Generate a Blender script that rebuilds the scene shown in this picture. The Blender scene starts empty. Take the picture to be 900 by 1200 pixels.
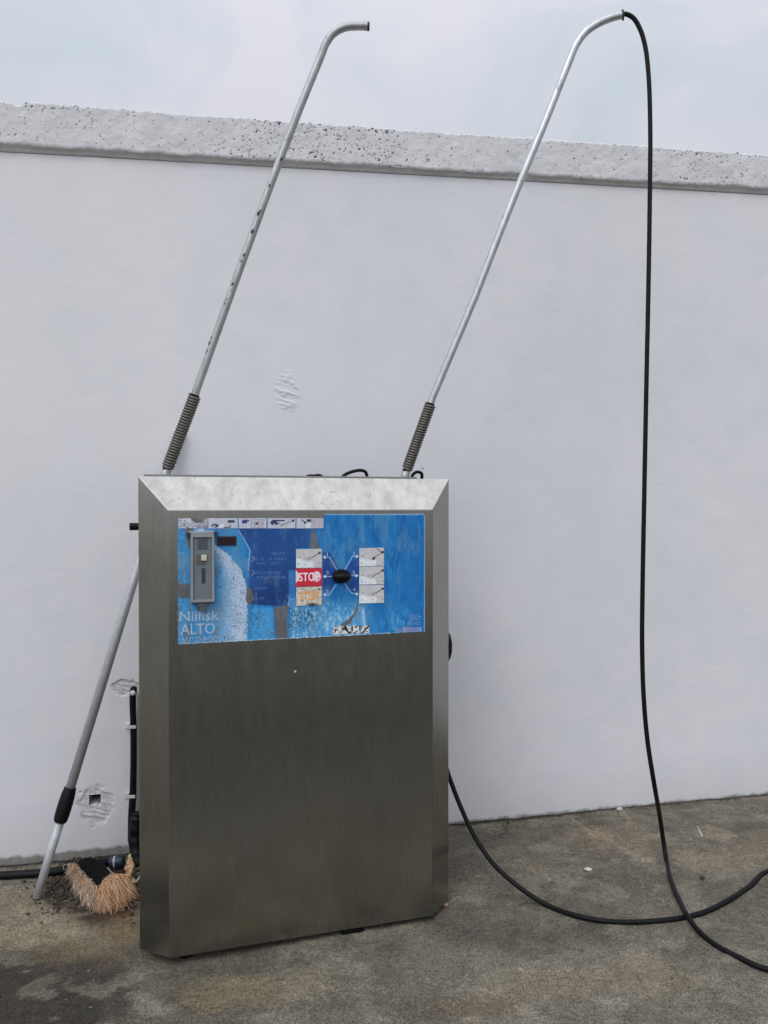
import bpy, bmesh, math, random
import numpy as np
from mathutils import Vector, Matrix
random.seed(7)
RNG = np.random.default_rng(7)
SC = bpy.context.scene
COL = SC.collection
R = math.radians

# ---------------------------------------------------------------- camera, sky, sun, exposure
CAM_H = 1.40
PITCH = R(0.64)
FPX = 900.0                       # focal length in pixels of the 900 x 1200 photograph
cam_d = bpy.data.cameras.new('camera')
cam_d.sensor_fit = 'HORIZONTAL'; cam_d.sensor_width = 36.0; cam_d.lens = 36.0 * FPX / 900.0
cam_d.clip_start = 0.05; cam_d.clip_end = 1000.0
cam = bpy.data.objects.new('camera', cam_d); COL.objects.link(cam)
cam.location = (0, 0, CAM_H); cam.rotation_euler = (R(90) - PITCH, 0, 0)
SC.camera = cam
SC.render.resolution_x = 768; SC.render.resolution_y = 1024

SUN_EL, SUN_AZ = R(50), R(-152)     # azimuth from +Y towards +X: behind the camera, to the left
world = bpy.data.worlds.new('World'); SC.world = world; world.use_nodes = True
wn, wl = world.node_tree.nodes, world.node_tree.links
wn.clear()
def W(t, **k):
    n = wn.new(t)
    for a, b in k.items(): setattr(n, a, b)
    return n
w_out = W('ShaderNodeOutputWorld'); w_bg = W('ShaderNodeBackground'); w_bg.inputs['Strength'].default_value = 0.1
sky = W('ShaderNodeTexSky', sky_type='NISHITA', sun_disc=False, sun_elevation=SUN_EL, sun_rotation=SUN_AZ)
tc = W('ShaderNodeTexCoord')
mp = W('ShaderNodeMapping'); mp.inputs['Scale'].default_value = (1.0, 1.0, 1.7)
wl.new(tc.outputs['Generated'], mp.inputs['Vector'])
n1 = W('ShaderNodeTexNoise'); n1.inputs['Scale'].default_value = 3.6; n1.inputs['Detail'].default_value = 7; n1.inputs['Roughness'].default_value = 0.52; n1.inputs['Distortion'].default_value = 0.5
wl.new(mp.outputs[0], n1.inputs['Vector'])
ramp = W('ShaderNodeValToRGB')
e = ramp.color_ramp.elements
e[0].position = 0.40; e[0].color = (0.595, 0.655, 0.715, 1)
e[1].position = 0.60; e[1].color = (0.715, 0.715, 0.785, 1)
wl.new(n1.outputs['Fac'], ramp.inputs['Fac'])
# the overcast layer is brighter overhead and round the hidden sun
sep = W('ShaderNodeSeparateXYZ'); wl.new(tc.outputs['Generated'], sep.inputs[0])
zc = W('ShaderNodeMapRange'); zc.inputs['From Min'].default_value = 0.0; zc.inputs['From Max'].default_value = 1.0
zc.inputs['To Min'].default_value = 0.62; zc.inputs['To Max'].default_value = 1.45
wl.new(sep.outputs['Z'], zc.inputs['Value'])
sdir = Vector((math.sin(SUN_AZ) * math.cos(SUN_EL), math.cos(SUN_AZ) * math.cos(SUN_EL), math.sin(SUN_EL)))
dot = W('ShaderNodeVectorMath', operation='DOT_PRODUCT'); dot.inputs[1].default_value = sdir
wl.new(tc.outputs['Generated'], dot.inputs[0])
gl = W('ShaderNodeMapRange'); gl.inputs['From Min'].default_value = 0.2; gl.inputs['From Max'].default_value = 1.0
gl.inputs['To Min'].default_value = 0.0; gl.inputs['To Max'].default_value = 1.0
wl.new(dot.outputs['Value'], gl.inputs['Value'])
addm = W('ShaderNodeMath', operation='ADD'); wl.new(zc.outputs[0], addm.inputs[0]); wl.new(gl.outputs[0], addm.inputs[1])
mul10 = W('ShaderNodeMath', operation='MULTIPLY'); wl.new(addm.outputs[0], mul10.inputs[0]); mul10.inputs[1].default_value = 10.4
vs = W('ShaderNodeVectorMath', operation='SCALE'); wl.new(ramp.outputs['Color'], vs.inputs[0]); wl.new(mul10.outputs[0], vs.inputs['Scale'])
mixw = W('ShaderNodeMix', data_type='RGBA'); mixw.inputs['Factor'].default_value = 0.93
wl.new(sky.outputs[0], mixw.inputs['A']); wl.new(vs.outputs[0], mixw.inputs['B'])
wl.new(mixw.outputs['Result'], w_bg.inputs['Color']); wl.new(w_bg.outputs[0], w_out.inputs[0])

sun_d = bpy.data.lights.new('sun', 'SUN'); sun_d.energy = 0.85; sun_d.angle = R(22); sun_d.color = (1.0, 0.965, 0.93)
sun = bpy.data.objects.new('sun', sun_d); COL.objects.link(sun)
sun.rotation_euler = (-sdir).to_track_quat('-Z', 'Y').to_euler()
sun.location = (-3, -4, 8)

SC.view_settings.view_transform = 'Standard'; SC.view_settings.look = 'None'
SC.view_settings.exposure = 0.0; SC.view_settings.gamma = 1.0; SC.view_settings.use_curve_mapping = False

# ---------------------------------------------------------------- helpers: geometry of the place
CP, SP = math.cos(PITCH), math.sin(PITCH)
def ray(u, v):
    a, b = (u - 450) / FPX, (600 - v) / FPX
    return Vector((a, CP + b * SP, -SP + b * CP))
def on_plane(u, v, p, n):
    d = ray(u, v); c = Vector((0, 0, CAM_H))
    return c + d * ((p - c).dot(n) / d.dot(n))
def at_depth(u, v, y):
    d = ray(u, v); return Vector((0, 0, CAM_H)) + d * (y / d.y)
GX0, GSL = -1.475, 0.0193
def ground_z(x):
    return GSL * (np.clip(x, -7.0, 7.0) - GX0)
GN = Vector((-GSL, 0, 1)).normalized()
def at_ground(u, v, h=0.0):
    return on_plane(u, v, Vector((GX0, 0, h)), GN)
def project(P):                       # world points (n,3) -> pixels of the photograph
    P = np.asarray(P, float); x, y, z = P[:, 0], P[:, 1], P[:, 2] - CAM_H
    f = y * CP - z * SP; up = y * SP + z * CP
    f = np.where(f < 0.05, 0.05, f)
    return 450 + FPX * x / f, 600 - FPX * up / f
WYAW = R(10.0)
W_O = Vector((-1.475, 2.95, 0)); W_T = Vector((math.cos(WYAW), math.sin(WYAW), 0)); W_N = Vector((math.sin(WYAW), -math.cos(WYAW), 0))
def at_wall(u, v, off=0.0):
    return on_plane(u, v, W_O + W_N * off, W_N)
def wall_s(p): return (p - W_O).dot(W_T)
MYAW = math.atan2(0.236, 0.797)
M_O = Vector((-0.638, 2.27, 0.0)); M_X = Vector((math.cos(MYAW), math.sin(MYAW), 0)); M_Y = Vector((-math.sin(MYAW), math.cos(MYAW), 0))
M_Z0 = float(ground_z(M_O.x)); M_O.z = M_Z0
def ml(u, v, y=0.0):                  # pixel -> cabinet coordinates (x along the front, z up) on the plane y
    p = on_plane(u, v, M_O + M_Y * y, M_Y) - M_O
    return p.dot(M_X), p.z
def m_world(x, y, z): return M_O + M_X * x + M_Y * y + Vector((0, 0, z))

# ---------------------------------------------------------------- helpers: objects
def link(name, me, mat=None, parent=None, smooth=False):
    o = bpy.data.objects.new(name, me); COL.objects.link(o)
    if mat:
        me.materials.clear(); me.materials.append(mat)
    if parent: o.parent = parent
    if smooth:
        for p in me.polygons: p.use_smooth = True
    return o
def from_bm(name, bm, mat=None, parent=None, smooth=False, bevel=0.0, seg=2):
    if bevel > 0:
        bmesh.ops.bevel(bm, geom=[ed for ed in bm.edges if ed.calc_face_angle(0) > R(25)], offset=bevel, segments=seg, affect='EDGES', profile=0.5)
    me = bpy.data.meshes.new(name); bm.normal_update(); bm.to_mesh(me); bm.free()
    return link(name, me, mat, parent, smooth)
def empty(name, loc, rz=0.0):
    o = bpy.data.objects.new(name, None); COL.objects.link(o); o.location = loc; o.rotation_euler = (0, 0, rz); o.empty_display_size = 0.1
    return o
def tag(o, label, cat, group=None):
    o['label'] = label; o['category'] = cat
    if group: o['group'] = group
    return o
def bm_box(bm, x0, x1, y0, y1, z0, z1):
    r = bmesh.ops.create_cube(bm, size=1.0)
    for vt in r['verts']:
        vt.co = Vector((x0 + (vt.co.x + .5) * (x1 - x0), y0 + (vt.co.y + .5) * (y1 - y0), z0 + (vt.co.z + .5) * (z1 - z0)))
    return r['verts']
def box(name, x0, x1, y0, y1, z0, z1, mat, parent=None, bevel=0.002):
    bm = bmesh.new(); bm_box(bm, x0, x1, y0, y1, z0, z1)
    return from_bm(name, bm, mat, parent, bevel=bevel)
def catmull(P, n=10):
    P = [Vector(p) for p in P]; out = []
    Q = [P[0] * 2 - P[1]] + P + [P[-1] * 2 - P[-2]]
    for i in range(1, len(Q) - 2):
        a, b, c, d = Q[i - 1], Q[i], Q[i + 1], Q[i + 2]
        t1 = max((b - a).length ** .5, 1e-4); t2 = max((c - b).length ** .5, 1e-4); t3 = max((d - c).length ** .5, 1e-4)
        m1 = ((b - a) / t1 - (c - a) / (t1 + t2) + (c - b) / t2) * t2
        m2 = ((c - b) / t2 - (d - b) / (t2 + t3) + (d - c) / t3) * t2
        for k in range(n):
            t = k / n
            out.append(b * (2*t**3 - 3*t*t + 1) + m1 * (t**3 - 2*t*t + t) + c * (-2*t**3 + 3*t*t) + m2 * (t**3 - t*t))
    out.append(P[-1]); return out
def bm_tube(bm, pts, rad, seg=12, cap=True):
    pts = [Vector(p) for p in pts]; n = len(pts); rings = []
    rf = rad if callable(rad) else (lambda t: rad)
    nrm = None
    for i, p in enumerate(pts):
        t = (pts[min(i + 1, n - 1)] - pts[max(i - 1, 0)]).normalized()
        if nrm is None:
            nrm = t.orthogonal().normalized()
        else:
            nrm = (nrm - t * nrm.dot(t)).normalized()
        bn = t.cross(nrm); rr = rf(i / max(n - 1, 1))
        rings.append([bm.verts.new(p + (nrm * math.cos(2*math.pi*k/seg) + bn * math.sin(2*math.pi*k/seg)) * rr) for k in range(seg)])
    for i in range(n - 1):
        for k in range(seg):
            f = bm.faces.new((rings[i][k], rings[i][(k+1) % seg], rings[i+1][(k+1) % seg], rings[i+1][k])); f.smooth = True
    if cap:
        bm.faces.new(list(reversed(rings[0]))); bm.faces.new(rings[-1])
def tube(name, pts, rad, mat, parent=None, seg=12, cap=True):
    bm = bmesh.new(); bm_tube(bm, pts, rad, seg, cap)
    bm.normal_update()
    return from_bm(name, bm, mat, parent)
def rel(pts, o): return [Vector(p) - Vector(o) for p in pts]

# ---------------------------------------------------------------- helpers: noise + raster decals
def _hash(ix, iy, s):
    h = np.sin(ix * 127.1 + iy * 311.7 + s * 74.7) * 43758.5453
    return h - np.floor(h)
def vnoise(x, y, s=0):
    ix, iy = np.floor(x), np.floor(y); fx, fy = x - ix, y - iy
    fx = fx * fx * (3 - 2 * fx); fy = fy * fy * (3 - 2 * fy)
    a, b = _hash(ix, iy, s), _hash(ix + 1, iy, s); c, d = _hash(ix, iy + 1, s), _hash(ix + 1, iy + 1, s)
    return (a * (1 - fx) + b * fx) * (1 - fy) + (c * (1 - fx) + d * fx) * fy
def fbm(x, y, s=0, o=4, g=.5):
    r = 0; a = 1; t = 0
    for k in range(o):
        r = r + a * vnoise(x * 2**k, y * 2**k, s + k * 3); t += a; a *= g
    return r / t
def sst(a, b, x):
    t = np.clip((x - a) / (b - a), 0, 1); return t * t * (3 - 2 * t)
def lin(c):
    c = np.asarray(c, float) / 255.0
    return np.where(c <= .04045, c / 12.92, ((c + .055) / 1.055) ** 2.4)
def mixc(col, c, m):
    return col * (1 - m[..., None]) + np.asarray(c, float) * m[..., None]
def seg_m(U, V, x0, y0, x1, y1, w):
    dx, dy = x1 - x0, y1 - y0; t = np.clip(((U - x0) * dx + (V - y0) * dy) / (dx * dx + dy * dy + 1e-9), 0, 1)
    d = np.hypot(U - x0 - t * dx, V - y0 - t * dy); return 1 - sst(w * .5 - .25, w * .5 + .35, d)
def disc_m(U, V, cx, cy, rx, ry=None, soft=.35):
    ry = ry or rx; d = np.hypot((U - cx) / rx, (V - cy) / ry); return 1 - sst(1 - soft / rx, 1 + soft / rx, d)
def rect_m(U, V, x0, y0, x1, y1, s=.3):
    return sst(x0 - s, x0 + s, U) * (1 - sst(x1 - s, x1 + s, U)) * sst(y0 - s, y0 + s, V) * (1 - sst(y1 - s, y1 + s, V))
def poly_m(U, V, pts, jag=0.0, s=3):
    if jag:
        U = U + (fbm(U * .35, V * .35, s) - .5) * jag; V = V + (fbm(U * .35, V * .35, s + 9) - .5) * jag
    ins = np.zeros(U.shape, bool); n = len(pts)
    for i in range(n):
        (x0, y0), (x1, y1) = pts[i], pts[(i + 1) % n]
        if y0 == y1: continue
        c = ((y0 > V) != (y1 > V)) & (U < (x1 - x0) * (V - y0) / (y1 - y0) + x0); ins ^= c
    return ins.astype(float)

def grid_mesh(name, X, Z, co_fn):
    """tensor grid; co_fn(X,Z)->(n,3)"""
    nx, nz = len(X), len(Z)
    gx, gz = np.meshgrid(X, Z)
    co = co_fn(gx.ravel(), gz.ravel())
    idx = np.arange(nx * nz).reshape(nz, nx)
    q = np.stack([idx[:-1, :-1], idx[:-1, 1:], idx[1:, 1:], idx[1:, :-1]], -1).reshape(-1, 4)
    return co, q
def mesh_np(name, co, q, smooth=True):
    me = bpy.data.meshes.new(name)
    me.vertices.add(len(co)); me.vertices.foreach_set('co', np.asarray(co, np.float32).ravel())
    me.loops.add(q.size); me.loops.foreach_set('vertex_index', q.ravel().astype(np.int32))
    me.polygons.add(len(q)); me.polygons.foreach_set('loop_start', (np.arange(len(q)) * q.shape[1]).astype(np.int32))
    me.polygons.foreach_set('use_smooth', np.full(len(q), smooth))
    me.update(calc_edges=True); me.validate()
    return me
def color_attr(me, name, rgb):
    a = me.attributes.new(name, 'FLOAT_COLOR', 'POINT')
    d = np.ones((len(me.vertices), 4), np.float32); d[:, :3] = rgb; a.data.foreach_set('color', d.ravel())
def float_attr(me, name, val):
    a = me.attributes.new(name, 'FLOAT', 'POINT'); a.data.foreach_set('value', np.asarray(val, np.float32))

# ---------------------------------------------------------------- helpers: materials
class N:
    def __init__(s, name):
        s.m = bpy.data.materials.new(name); s.m.use_nodes = True
        s.t = s.m.node_tree; s.n = s.t.nodes; s.l = s.t.links
        s.b = s.n['Principled BSDF']
    def new(s, t, ins=None, **k):
        n = s.n.new(t)
        for a, b in k.items(): setattr(n, a, b)
        for a, b in (ins or {}).items():
            if isinstance(b, bpy.types.NodeSocket): s.l.new(b, n.inputs[a])
            else: n.inputs[a].default_value = b
        return n
    def set(s, **k):
        for a, b in k.items():
            i = s.b.inputs[a.replace('_', ' ')]
            if isinstance(b, bpy.types.NodeSocket): s.l.new(b, i)
            else: i.default_value = b
        return s
    def coord(s, kind='Object', scale=(1, 1, 1), loc=(0, 0, 0)):
        c = s.new('ShaderNodeTexCoord'); return s.new('ShaderNodeMapping', {'Vector': c.outputs[kind], 'Scale': scale, 'Location': loc}).outputs[0]
    def noise(s, vec, scale, detail=4, rough=.55, dist=0.0):
        return s.new('ShaderNodeTexNoise', {'Vector': vec, 'Scale': scale, 'Detail': detail, 'Roughness': rough, 'Distortion': dist}).outputs['Fac']
    def rng(s, v, a, b, c=0.0, d=1.0):
        return s.new('ShaderNodeMapRange', {'Value': v, 'From Min': a, 'From Max': b, 'To Min': c, 'To Max': d}).outputs[0]
    def mix(s, f, a, b, mode='MIX'):
        return s.new('ShaderNodeMix', {'Factor': f, 'A': a, 'B': b}, data_type='RGBA', blend_type=mode).outputs['Result'] if False else s._mix(f, a, b, mode)
    def _mix(s, f, a, b, mode):
        n = s.n.new('ShaderNodeMix'); n.data_type = 'RGBA'; n.blend_type = mode
        for key, val in (('Factor_Float', f), ('A_Color', a), ('B_Color', b)):
            i = next(x for x in n.inputs if x.identifier == key)
            if isinstance(val, bpy.types.NodeSocket): s.l.new(val, i)
            else: i.default_value = val
        return next(x for x in n.outputs if x.identifier == 'Result_Color')
    def math(s, op, a, b=0.0):
        n = s.n.new('ShaderNodeMath'); n.operation = op
        for i, v in ((0, a), (1, b)):
            if isinstance(v, bpy.types.NodeSocket): s.l.new(v, n.inputs[i])
            else: n.inputs[i].default_value = v
        return n.outputs[0]
    def attr(s, name, out='Color'):
        return s.new('ShaderNodeAttribute', attribute_name=name).outputs[out]
    def bump(s, h, strength=.3, dist=.01, prev=None):
        n = s.new('ShaderNodeBump', {'Height': h, 'Strength': strength, 'Distance': dist})
        if prev: s.l.new(prev, n.inputs['Normal'])
        s.l.new(n.outputs[0], s.b.inputs['Normal']); return n.outputs[0]
def rgb(r, g, b): return (float(r), float(g), float(b), 1.0)
def s2l(r, g, b):
    c = lin((r, g, b)); return rgb(*c)
MAT = {}
def simple(name, col, rough=.5, metal=0.0, var=.25, scale=30, bump=.1, bscale=120, spec=.5):
    k = N(name); v = k.coord()
    nz = k.noise(v, scale, 5)
    c = k.mix(k.rng(nz, .3, .7), rgb(*(x * (1 - var) for x in col)), rgb(*(min(1, x * (1 + var)) for x in col)))
    k.set(Base_Color=c, Roughness=rough, Metallic=metal, Specular_IOR_Level=spec)
    if bump: k.bump(k.noise(v, bscale, 3), bump, .003)
    MAT[name] = k.m; return k.m

# white painted plaster wall
k = N('white_plaster'); v = k.coord()
vh = k.coord(scale=(1, 1, 5.5))
big = k.noise(v, 1.1, 3); mid = k.noise(v, 6, 4); fine = k.noise(vh, 16, 5, .6); grain = k.noise(v, 160, 3)
c = k.mix(k.rng(big, .35, .65), rgb(.682, .682, .712), rgb(.728, .722, .738))
c = k.mix(k.rng(mid, .44, .66, 0, .6), c, rgb(.655, .66, .69))
warm = k.noise(k.coord(loc=(7, 3, 1)), .8, 2)
c = k.mix(k.rng(warm, .5, .75, 0, .5), c, rgb(.745, .735, .725))
vor = k.new('ShaderNodeTexVoronoi', {'Vector': k.coord(), 'Scale': 4.2}, feature='F1')
spk = k.math('MULTIPLY', k.rng(vor.outputs['Distance'], .020, .035, 1, 0), k.rng(k.new('ShaderNodeSeparateColor', {'Color': vor.outputs['Color']}).outputs[0], .60, .61))
c = k.mix(k.math('MULTIPLY', spk, .6), c, rgb(.25, .25, .26))
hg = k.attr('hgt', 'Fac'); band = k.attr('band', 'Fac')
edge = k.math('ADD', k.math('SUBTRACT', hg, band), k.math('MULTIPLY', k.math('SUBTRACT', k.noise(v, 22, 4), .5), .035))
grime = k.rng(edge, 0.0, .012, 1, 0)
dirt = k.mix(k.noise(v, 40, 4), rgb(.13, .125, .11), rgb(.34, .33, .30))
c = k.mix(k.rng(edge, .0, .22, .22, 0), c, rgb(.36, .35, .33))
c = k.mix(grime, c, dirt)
raw = k.attr('raw', 'Fac')
c = k.mix(k.math('MULTIPLY', k.math('MINIMUM', raw, 1.0), .55), c, k.mix(k.rng(k.noise(v, 90, 3), .35, .65), rgb(.30, .29, .28), rgb(.62, .62, .63)))
c = k.mix(k.rng(raw, 1.2, 1.8), c, rgb(.10, .09, .08))
k.set(Base_Color=c, Roughness=.62, Specular_IOR_Level=.3)
b0 = k.bump(k.noise(k.coord(scale=(1, 1, 1.6)), 9, 6, .62, .6), .16, .008)
b1 = k.bump(k.noise(k.coord(scale=(1, 1, 3.2)), 24, 4, .6, 1.2), .10, .003, b0)
b2 = k.bump(k.noise(v, 48, 4, .65), .14, .002, b1)
k.bump(grain, .10, .002, b2)
MAT['wall'] = k.m
# coping: coarse lime-washed concrete with pits
k = N('pitted_concrete'); v = k.coord()
c = k.mix(k.rng(k.noise(v, 9, 5), .3, .7), rgb(.60, .60, .61), rgb(.71, .705, .715))
c = k.mix(k.rng(k.noise(k.coord(scale=(1, 1, 4)), 30, 4), .5, .75, 0, .5), c, rgb(.50, .50, .51))
c = k.mix(k.attr('pit', 'Fac'), c, rgb(.045, .045, .05))
k.set(Base_Color=c, Roughness=.9, Specular_IOR_Level=.2)
b1 = k.bump(k.noise(v, 30, 6, .65), .28, .008); k.bump(k.noise(v, 130, 4), .3, .004, b1)
MAT['coping'] = k.m
# old concrete yard
k = N('old_concrete'); v = k.coord()
base = k.attr('tint')
sp = k.noise(v, 190, 2, .8); sp2 = k.noise(v, 60, 5, .7); bl = k.noise(v, 14, 5, .6)
c = k.mix(1.0, base, k.mix(k.rng(sp, .38, .62), rgb(.55, .55, .545), rgb(1.46, 1.45, 1.43)), 'MULTIPLY')
c = k.mix(1.0, c, k.mix(k.rng(sp2, .34, .66), rgb(.76, .76, .765), rgb(1.24, 1.24, 1.23)), 'MULTIPLY')
c = k.mix(1.0, c, k.mix(k.rng(bl, .3, .7), rgb(.78, .78, .77), rgb(1.2, 1.2, 1.2)), 'MULTIPLY')
vr = k.new('ShaderNodeTexVoronoi', {'Vector': v, 'Scale': 48.0}, feature='F1')
chip = k.math('MULTIPLY', k.rng(vr.outputs['Distance'], .10, .20, 1, 0), k.rng(k.new('ShaderNodeSeparateColor', {'Color': vr.outputs['Color']}).outputs[1], .93, .94))
c = k.mix(k.math('MULTIPLY', chip, .55), c, rgb(.26, .24, .205))
chip2 = k.math('MULTIPLY', k.rng(vr.outputs['Distance'], .14, .26, 1, 0), k.rng(k.new('ShaderNodeSeparateColor', {'Color': vr.outputs['Color']}).outputs[2], .95, .96))
c = k.mix(k.math('MULTIPLY', chip2, .6), c, rgb(.022, .020, .018))
k.set(Base_Color=c, Roughness=k.rng(bl, .3, .7, .80, .95), Specular_IOR_Level=.25)
b1 = k.bump(bl, .5, .02); b2 = k.bump(sp2, .5, .008, b1); k.bump(sp, .5, .004, b2)
MAT['ground'] = k.m
# brushed stainless steel
def steel(name, lo, hi, rough=.33, dust=0.0):
    k = N(name); v = k.coord(); vb = k.coord(scale=(1, 1, .03))
    br = k.noise(vb, 300, 4, .7); st = k.noise(k.coord(scale=(1, 1, .35)), 18, 5, .65); bl = k.noise(v, 5, 4); fl = k.noise(v, 45, 4, .65)
    c = k.mix(k.rng(br, .3, .7), rgb(*lo), rgb(*hi))
    c = k.mix(1.0, c, k.mix(k.rng(st, .3, .7), rgb(.965, .965, .955), rgb(1.03, 1.03, 1.03)), 'MULTIPLY')
    c = k.mix(k.rng(bl, .45, .75, 0, .10), c, rgb(lo[0] * .72, lo[1] * .70, lo[2] * .62))
    ro = k.math('ADD', k.rng(st, .3, .7, rough - .02, rough + .04), k.rng(fl, .4, .7, 0, .03))
    k.set(Base_Color=c, Metallic=1.0, Roughness=ro)
    k.bump(br, .05, .001)
    if dust:
        spot = k.rng(k.math('MAXIMUM', k.rng(k.noise(v, 44, 6, .75), .62, .67, 0, 1), k.rng(k.noise(v, 120, 4, .7), .66, .72, 0, .8)), 0, 1)
        up = k.new('ShaderNodeSeparateXYZ', {'Vector': k.new('ShaderNodeNewGeometry').outputs['Normal']}).outputs['Z']
        upm = k.rng(up, .2, .5)
        dc = k.mix(k.rng(k.noise(k.coord(scale=(1, 1, .4)), 22, 6, .7), .36, .64), rgb(.50, .485, .455), rgb(.72, .705, .68))
        dc = k.mix(k.math('MULTIPLY', spot, .85), dc, rgb(.20, .19, .17))
        d = k.new('ShaderNodeBsdfDiffuse', {'Color': dc})
        mx = k.new('ShaderNodeMixShader', {0: k.math('MULTIPLY', upm, dust), 1: k.b.outputs[0], 2: d.outputs[0]})
        k.l.new(mx.outputs[0], k.n['Material Output'].inputs[0])
    MAT[name] = k.m
steel('steel_cabinet', (.290, .287, .264), (.388, .384, .358), .20, dust=.76)
steel('steel_dark', (.20, .20, .19), (.27, .27, .26), .42)
# pipes
def alu(name, col, rough, stain):
    k = N(name); v = k.coord()
    c = k.mix(k.rng(k.noise(k.coord(scale=(1, 1, .2)), 60, 4), .3, .7), rgb(*(x * .85 for x in col)), rgb(*(min(1, x * 1.12) for x in col)))
    sm = k.rng(k.noise(k.coord(scale=(1, 1, .45)), 26, 5, .65), .60, .68, 0, stain)
    c = k.mix(sm, c, rgb(.10, .095, .075))
    k.set(Base_Color=c, Metallic=k.rng(sm, 0, 1, .85, 0), Roughness=rough); k.bump(k.noise(v, 200, 3), .1, .001); MAT[name] = k.m
alu('alu_clean', (.54, .55, .57), .44, .35)
alu('alu_worn', (.40, .405, .405), .55, .95)
simple('alu_pole', (.43, .44, .455), .5, metal=.25, var=.12, scale=40)
alu('spring_steel', (.17, .16, .145), .55, .5)
simple('black_rubber', (.0055, .0055, .006), .5, var=.3, scale=60, bump=.15, bscale=260, spec=.16)
simple('black_plastic', (.005, .005, .0055), .5, var=.3, scale=40, bump=.15, bscale=160, spec=.18)
simple('matte_black', (.005, .005, .0055), .8, spec=.08, var=.4, scale=30, bump=.3, bscale=60)
simple('corrugated_black', (.005, .005, .005), .6, spec=.14, var=.4, scale=50, bump=.2)
simple('pale_plastic', (.62, .61, .58), .6, var=.15)
simple('coin_box_grey', (.150, .175, .195), .5, var=.12, scale=25, bump=.1)
simple('coin_box_rim', (.270, .285, .295), .5, var=.15, scale=25, bump=.1)
simple('coin_recess', (.065, .080, .100), .5, var=.15, scale=25, bump=.05)
simple('coin_brown', (.11, .105, .085), .6, var=.2)
simple('cream_plastic', (.60, .57, .47), .5, var=.1)
simple('dark_slot', (.03, .034, .035), .6, var=.2)
simple('display_red', (.020, .005, .008), .15, var=.2, bump=0)
simple('coupling_blue', (.020, .030, .058), .45, var=.35, scale=60)
simple('band_white', (.45, .47, .50), .5, var=.3, scale=80)
simple('stone_white', (.50, .49, .46), .8, var=.15, scale=60)
simple('leaf_brown', (.36, .22, .12), .8, var=.35, scale=60)
simple('flake', (.085, .075, .055), .85, var=.5, scale=60, bump=.4)
simple('soil', (.045, .034, .025), .95, var=.7, scale=25, bump=.5)
simple('soil_pale', (.24, .19, .14), .95, var=.4, scale=40, bump=.4)
simple('cement_lump', (.16, .15, .135), .95, var=.2, scale=40, bump=.5)
k = N('bristle'); c = k.attr('tint'); k.set(Base_Color=c, Roughness=.6, Specular_IOR_Level=.3); MAT['bristle'] = k.m
k = N('scrap'); v = k.coord()
c = k.mix(k.rng(k.noise(v, 28, 5, .6), .38, .62), rgb(.34, .24, .10), rgb(.54, .43, .26))
c = k.mix(k.rng(k.noise(v, 17, 4), .52, .64), c, rgb(.42, .13, .05)); k.set(Base_Color=c, Roughness=.7); k.bump(k.noise(v, 60, 4), .5, .006); MAT['scrap'] = k.m
k = N('printed_film'); c = k.attr('print'); v = k.coord()
k.set(Base_Color=c, Roughness=k.rng(k.noise(v, 30, 4), .3, .7, .42, .65), Specular_IOR_Level=.22); k.bump(k.noise(v, 40, 5), .12, .003); MAT['film'] = k.m
def ink(name, col, back, wear):
    k = N(name); v = k.coord()
    c = k.mix(k.rng(k.noise(v, 150, 4, .6), wear - .06, wear + .06), rgb(*col), rgb(*back)); k.set(Base_Color=c, Roughness=.5); MAT[name] = k.m
KW = .74
def alb(r, g, b): return tuple(lin((r, g, b)) / KW)
ink('ink_grey', alb(152, 166, 182), alb(95, 130, 165), .60)
ink('ink_grey_faint', alb(140, 160, 182), alb(80, 122, 165), .57)
ink('ink_white', alb(226, 220, 222), alb(200, 120, 125), .68)
ink('ink_orange', alb(222, 142, 52), alb(206, 160, 96), .62)
ink('ink_dim', alb(120, 150, 190), alb(60, 108, 165), .54)
ink('ink_line', alb(150, 168, 200), alb(70, 110, 170), .66)

# ================================================================ THE SETTING
# ground: one sheet to the horizon, finely divided where it shows
def axis(lo, hi, step, far, n=44):
    a = np.arange(lo, hi + 1e-9, step)
    g = np.geomspace(step * 2, far, n)
    return np.concatenate([(lo - g)[::-1], a, hi + g])
GXs = axis(-1.9, 2.3, .012, 400.0); GYs = axis(1.85, 3.75, .012, 400.0)
co, q = grid_mesh('ground', GXs, GYs, lambda X, Y: np.stack([X, Y, ground_z(X)], 1))
X, Y = co[:, 0], co[:, 1]
inside = (X > -1.95) & (X < 2.35) & (Y > 1.8) & (Y < 3.8)
rough = (fbm(X * 5, Y * 5, 11, 5) - .5) * .016 + (fbm(X * 26, Y * 26, 12, 3) - .5) * .006
fall = sst(-1.9, -1.75, X) * (1 - sst(2.15, 2.3, X)) * sst(1.85, 1.95, Y) * (1 - sst(3.6, 3.75, Y))
co[:, 2] += np.where(inside, rough * fall, 0)
U, V = project(co)
n_a = fbm(X * 2.2, Y * 2.2, 21, 5); n_b = fbm(X * 7, Y * 7, 25, 4); n_c = fbm(X * 1.1 + 5, Y * 1.6, 29, 4)
GL = 1.06
def galb(r, g, b): return lin((r, g, b)) / GL
C = np.tile(galb(104, 99, 89), (len(X), 1))
C = mixc(C, galb(118, 111, 98), sst(.46, .72, n_a) * .55)
C = mixc(C, galb(84, 79, 69), sst(.50, .74, n_b) * .45)
C = mixc(C, galb(112, 103, 86), sst(.5, .7, n_c) * .6)
ws = np.array([(Vector((x, y, 0)) - W_O).dot(W_N) for x, y in zip(X, Y)]) if False else (X - W_O.x) * W_N.x + (Y - W_O.y) * W_N.y   # distance in front of the wall
ss = (X - W_O.x) * W_T.x + (Y - W_O.y) * W_T.y
jag = (fbm(X * 6, Y * 6, 31, 4) - .5)
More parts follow.
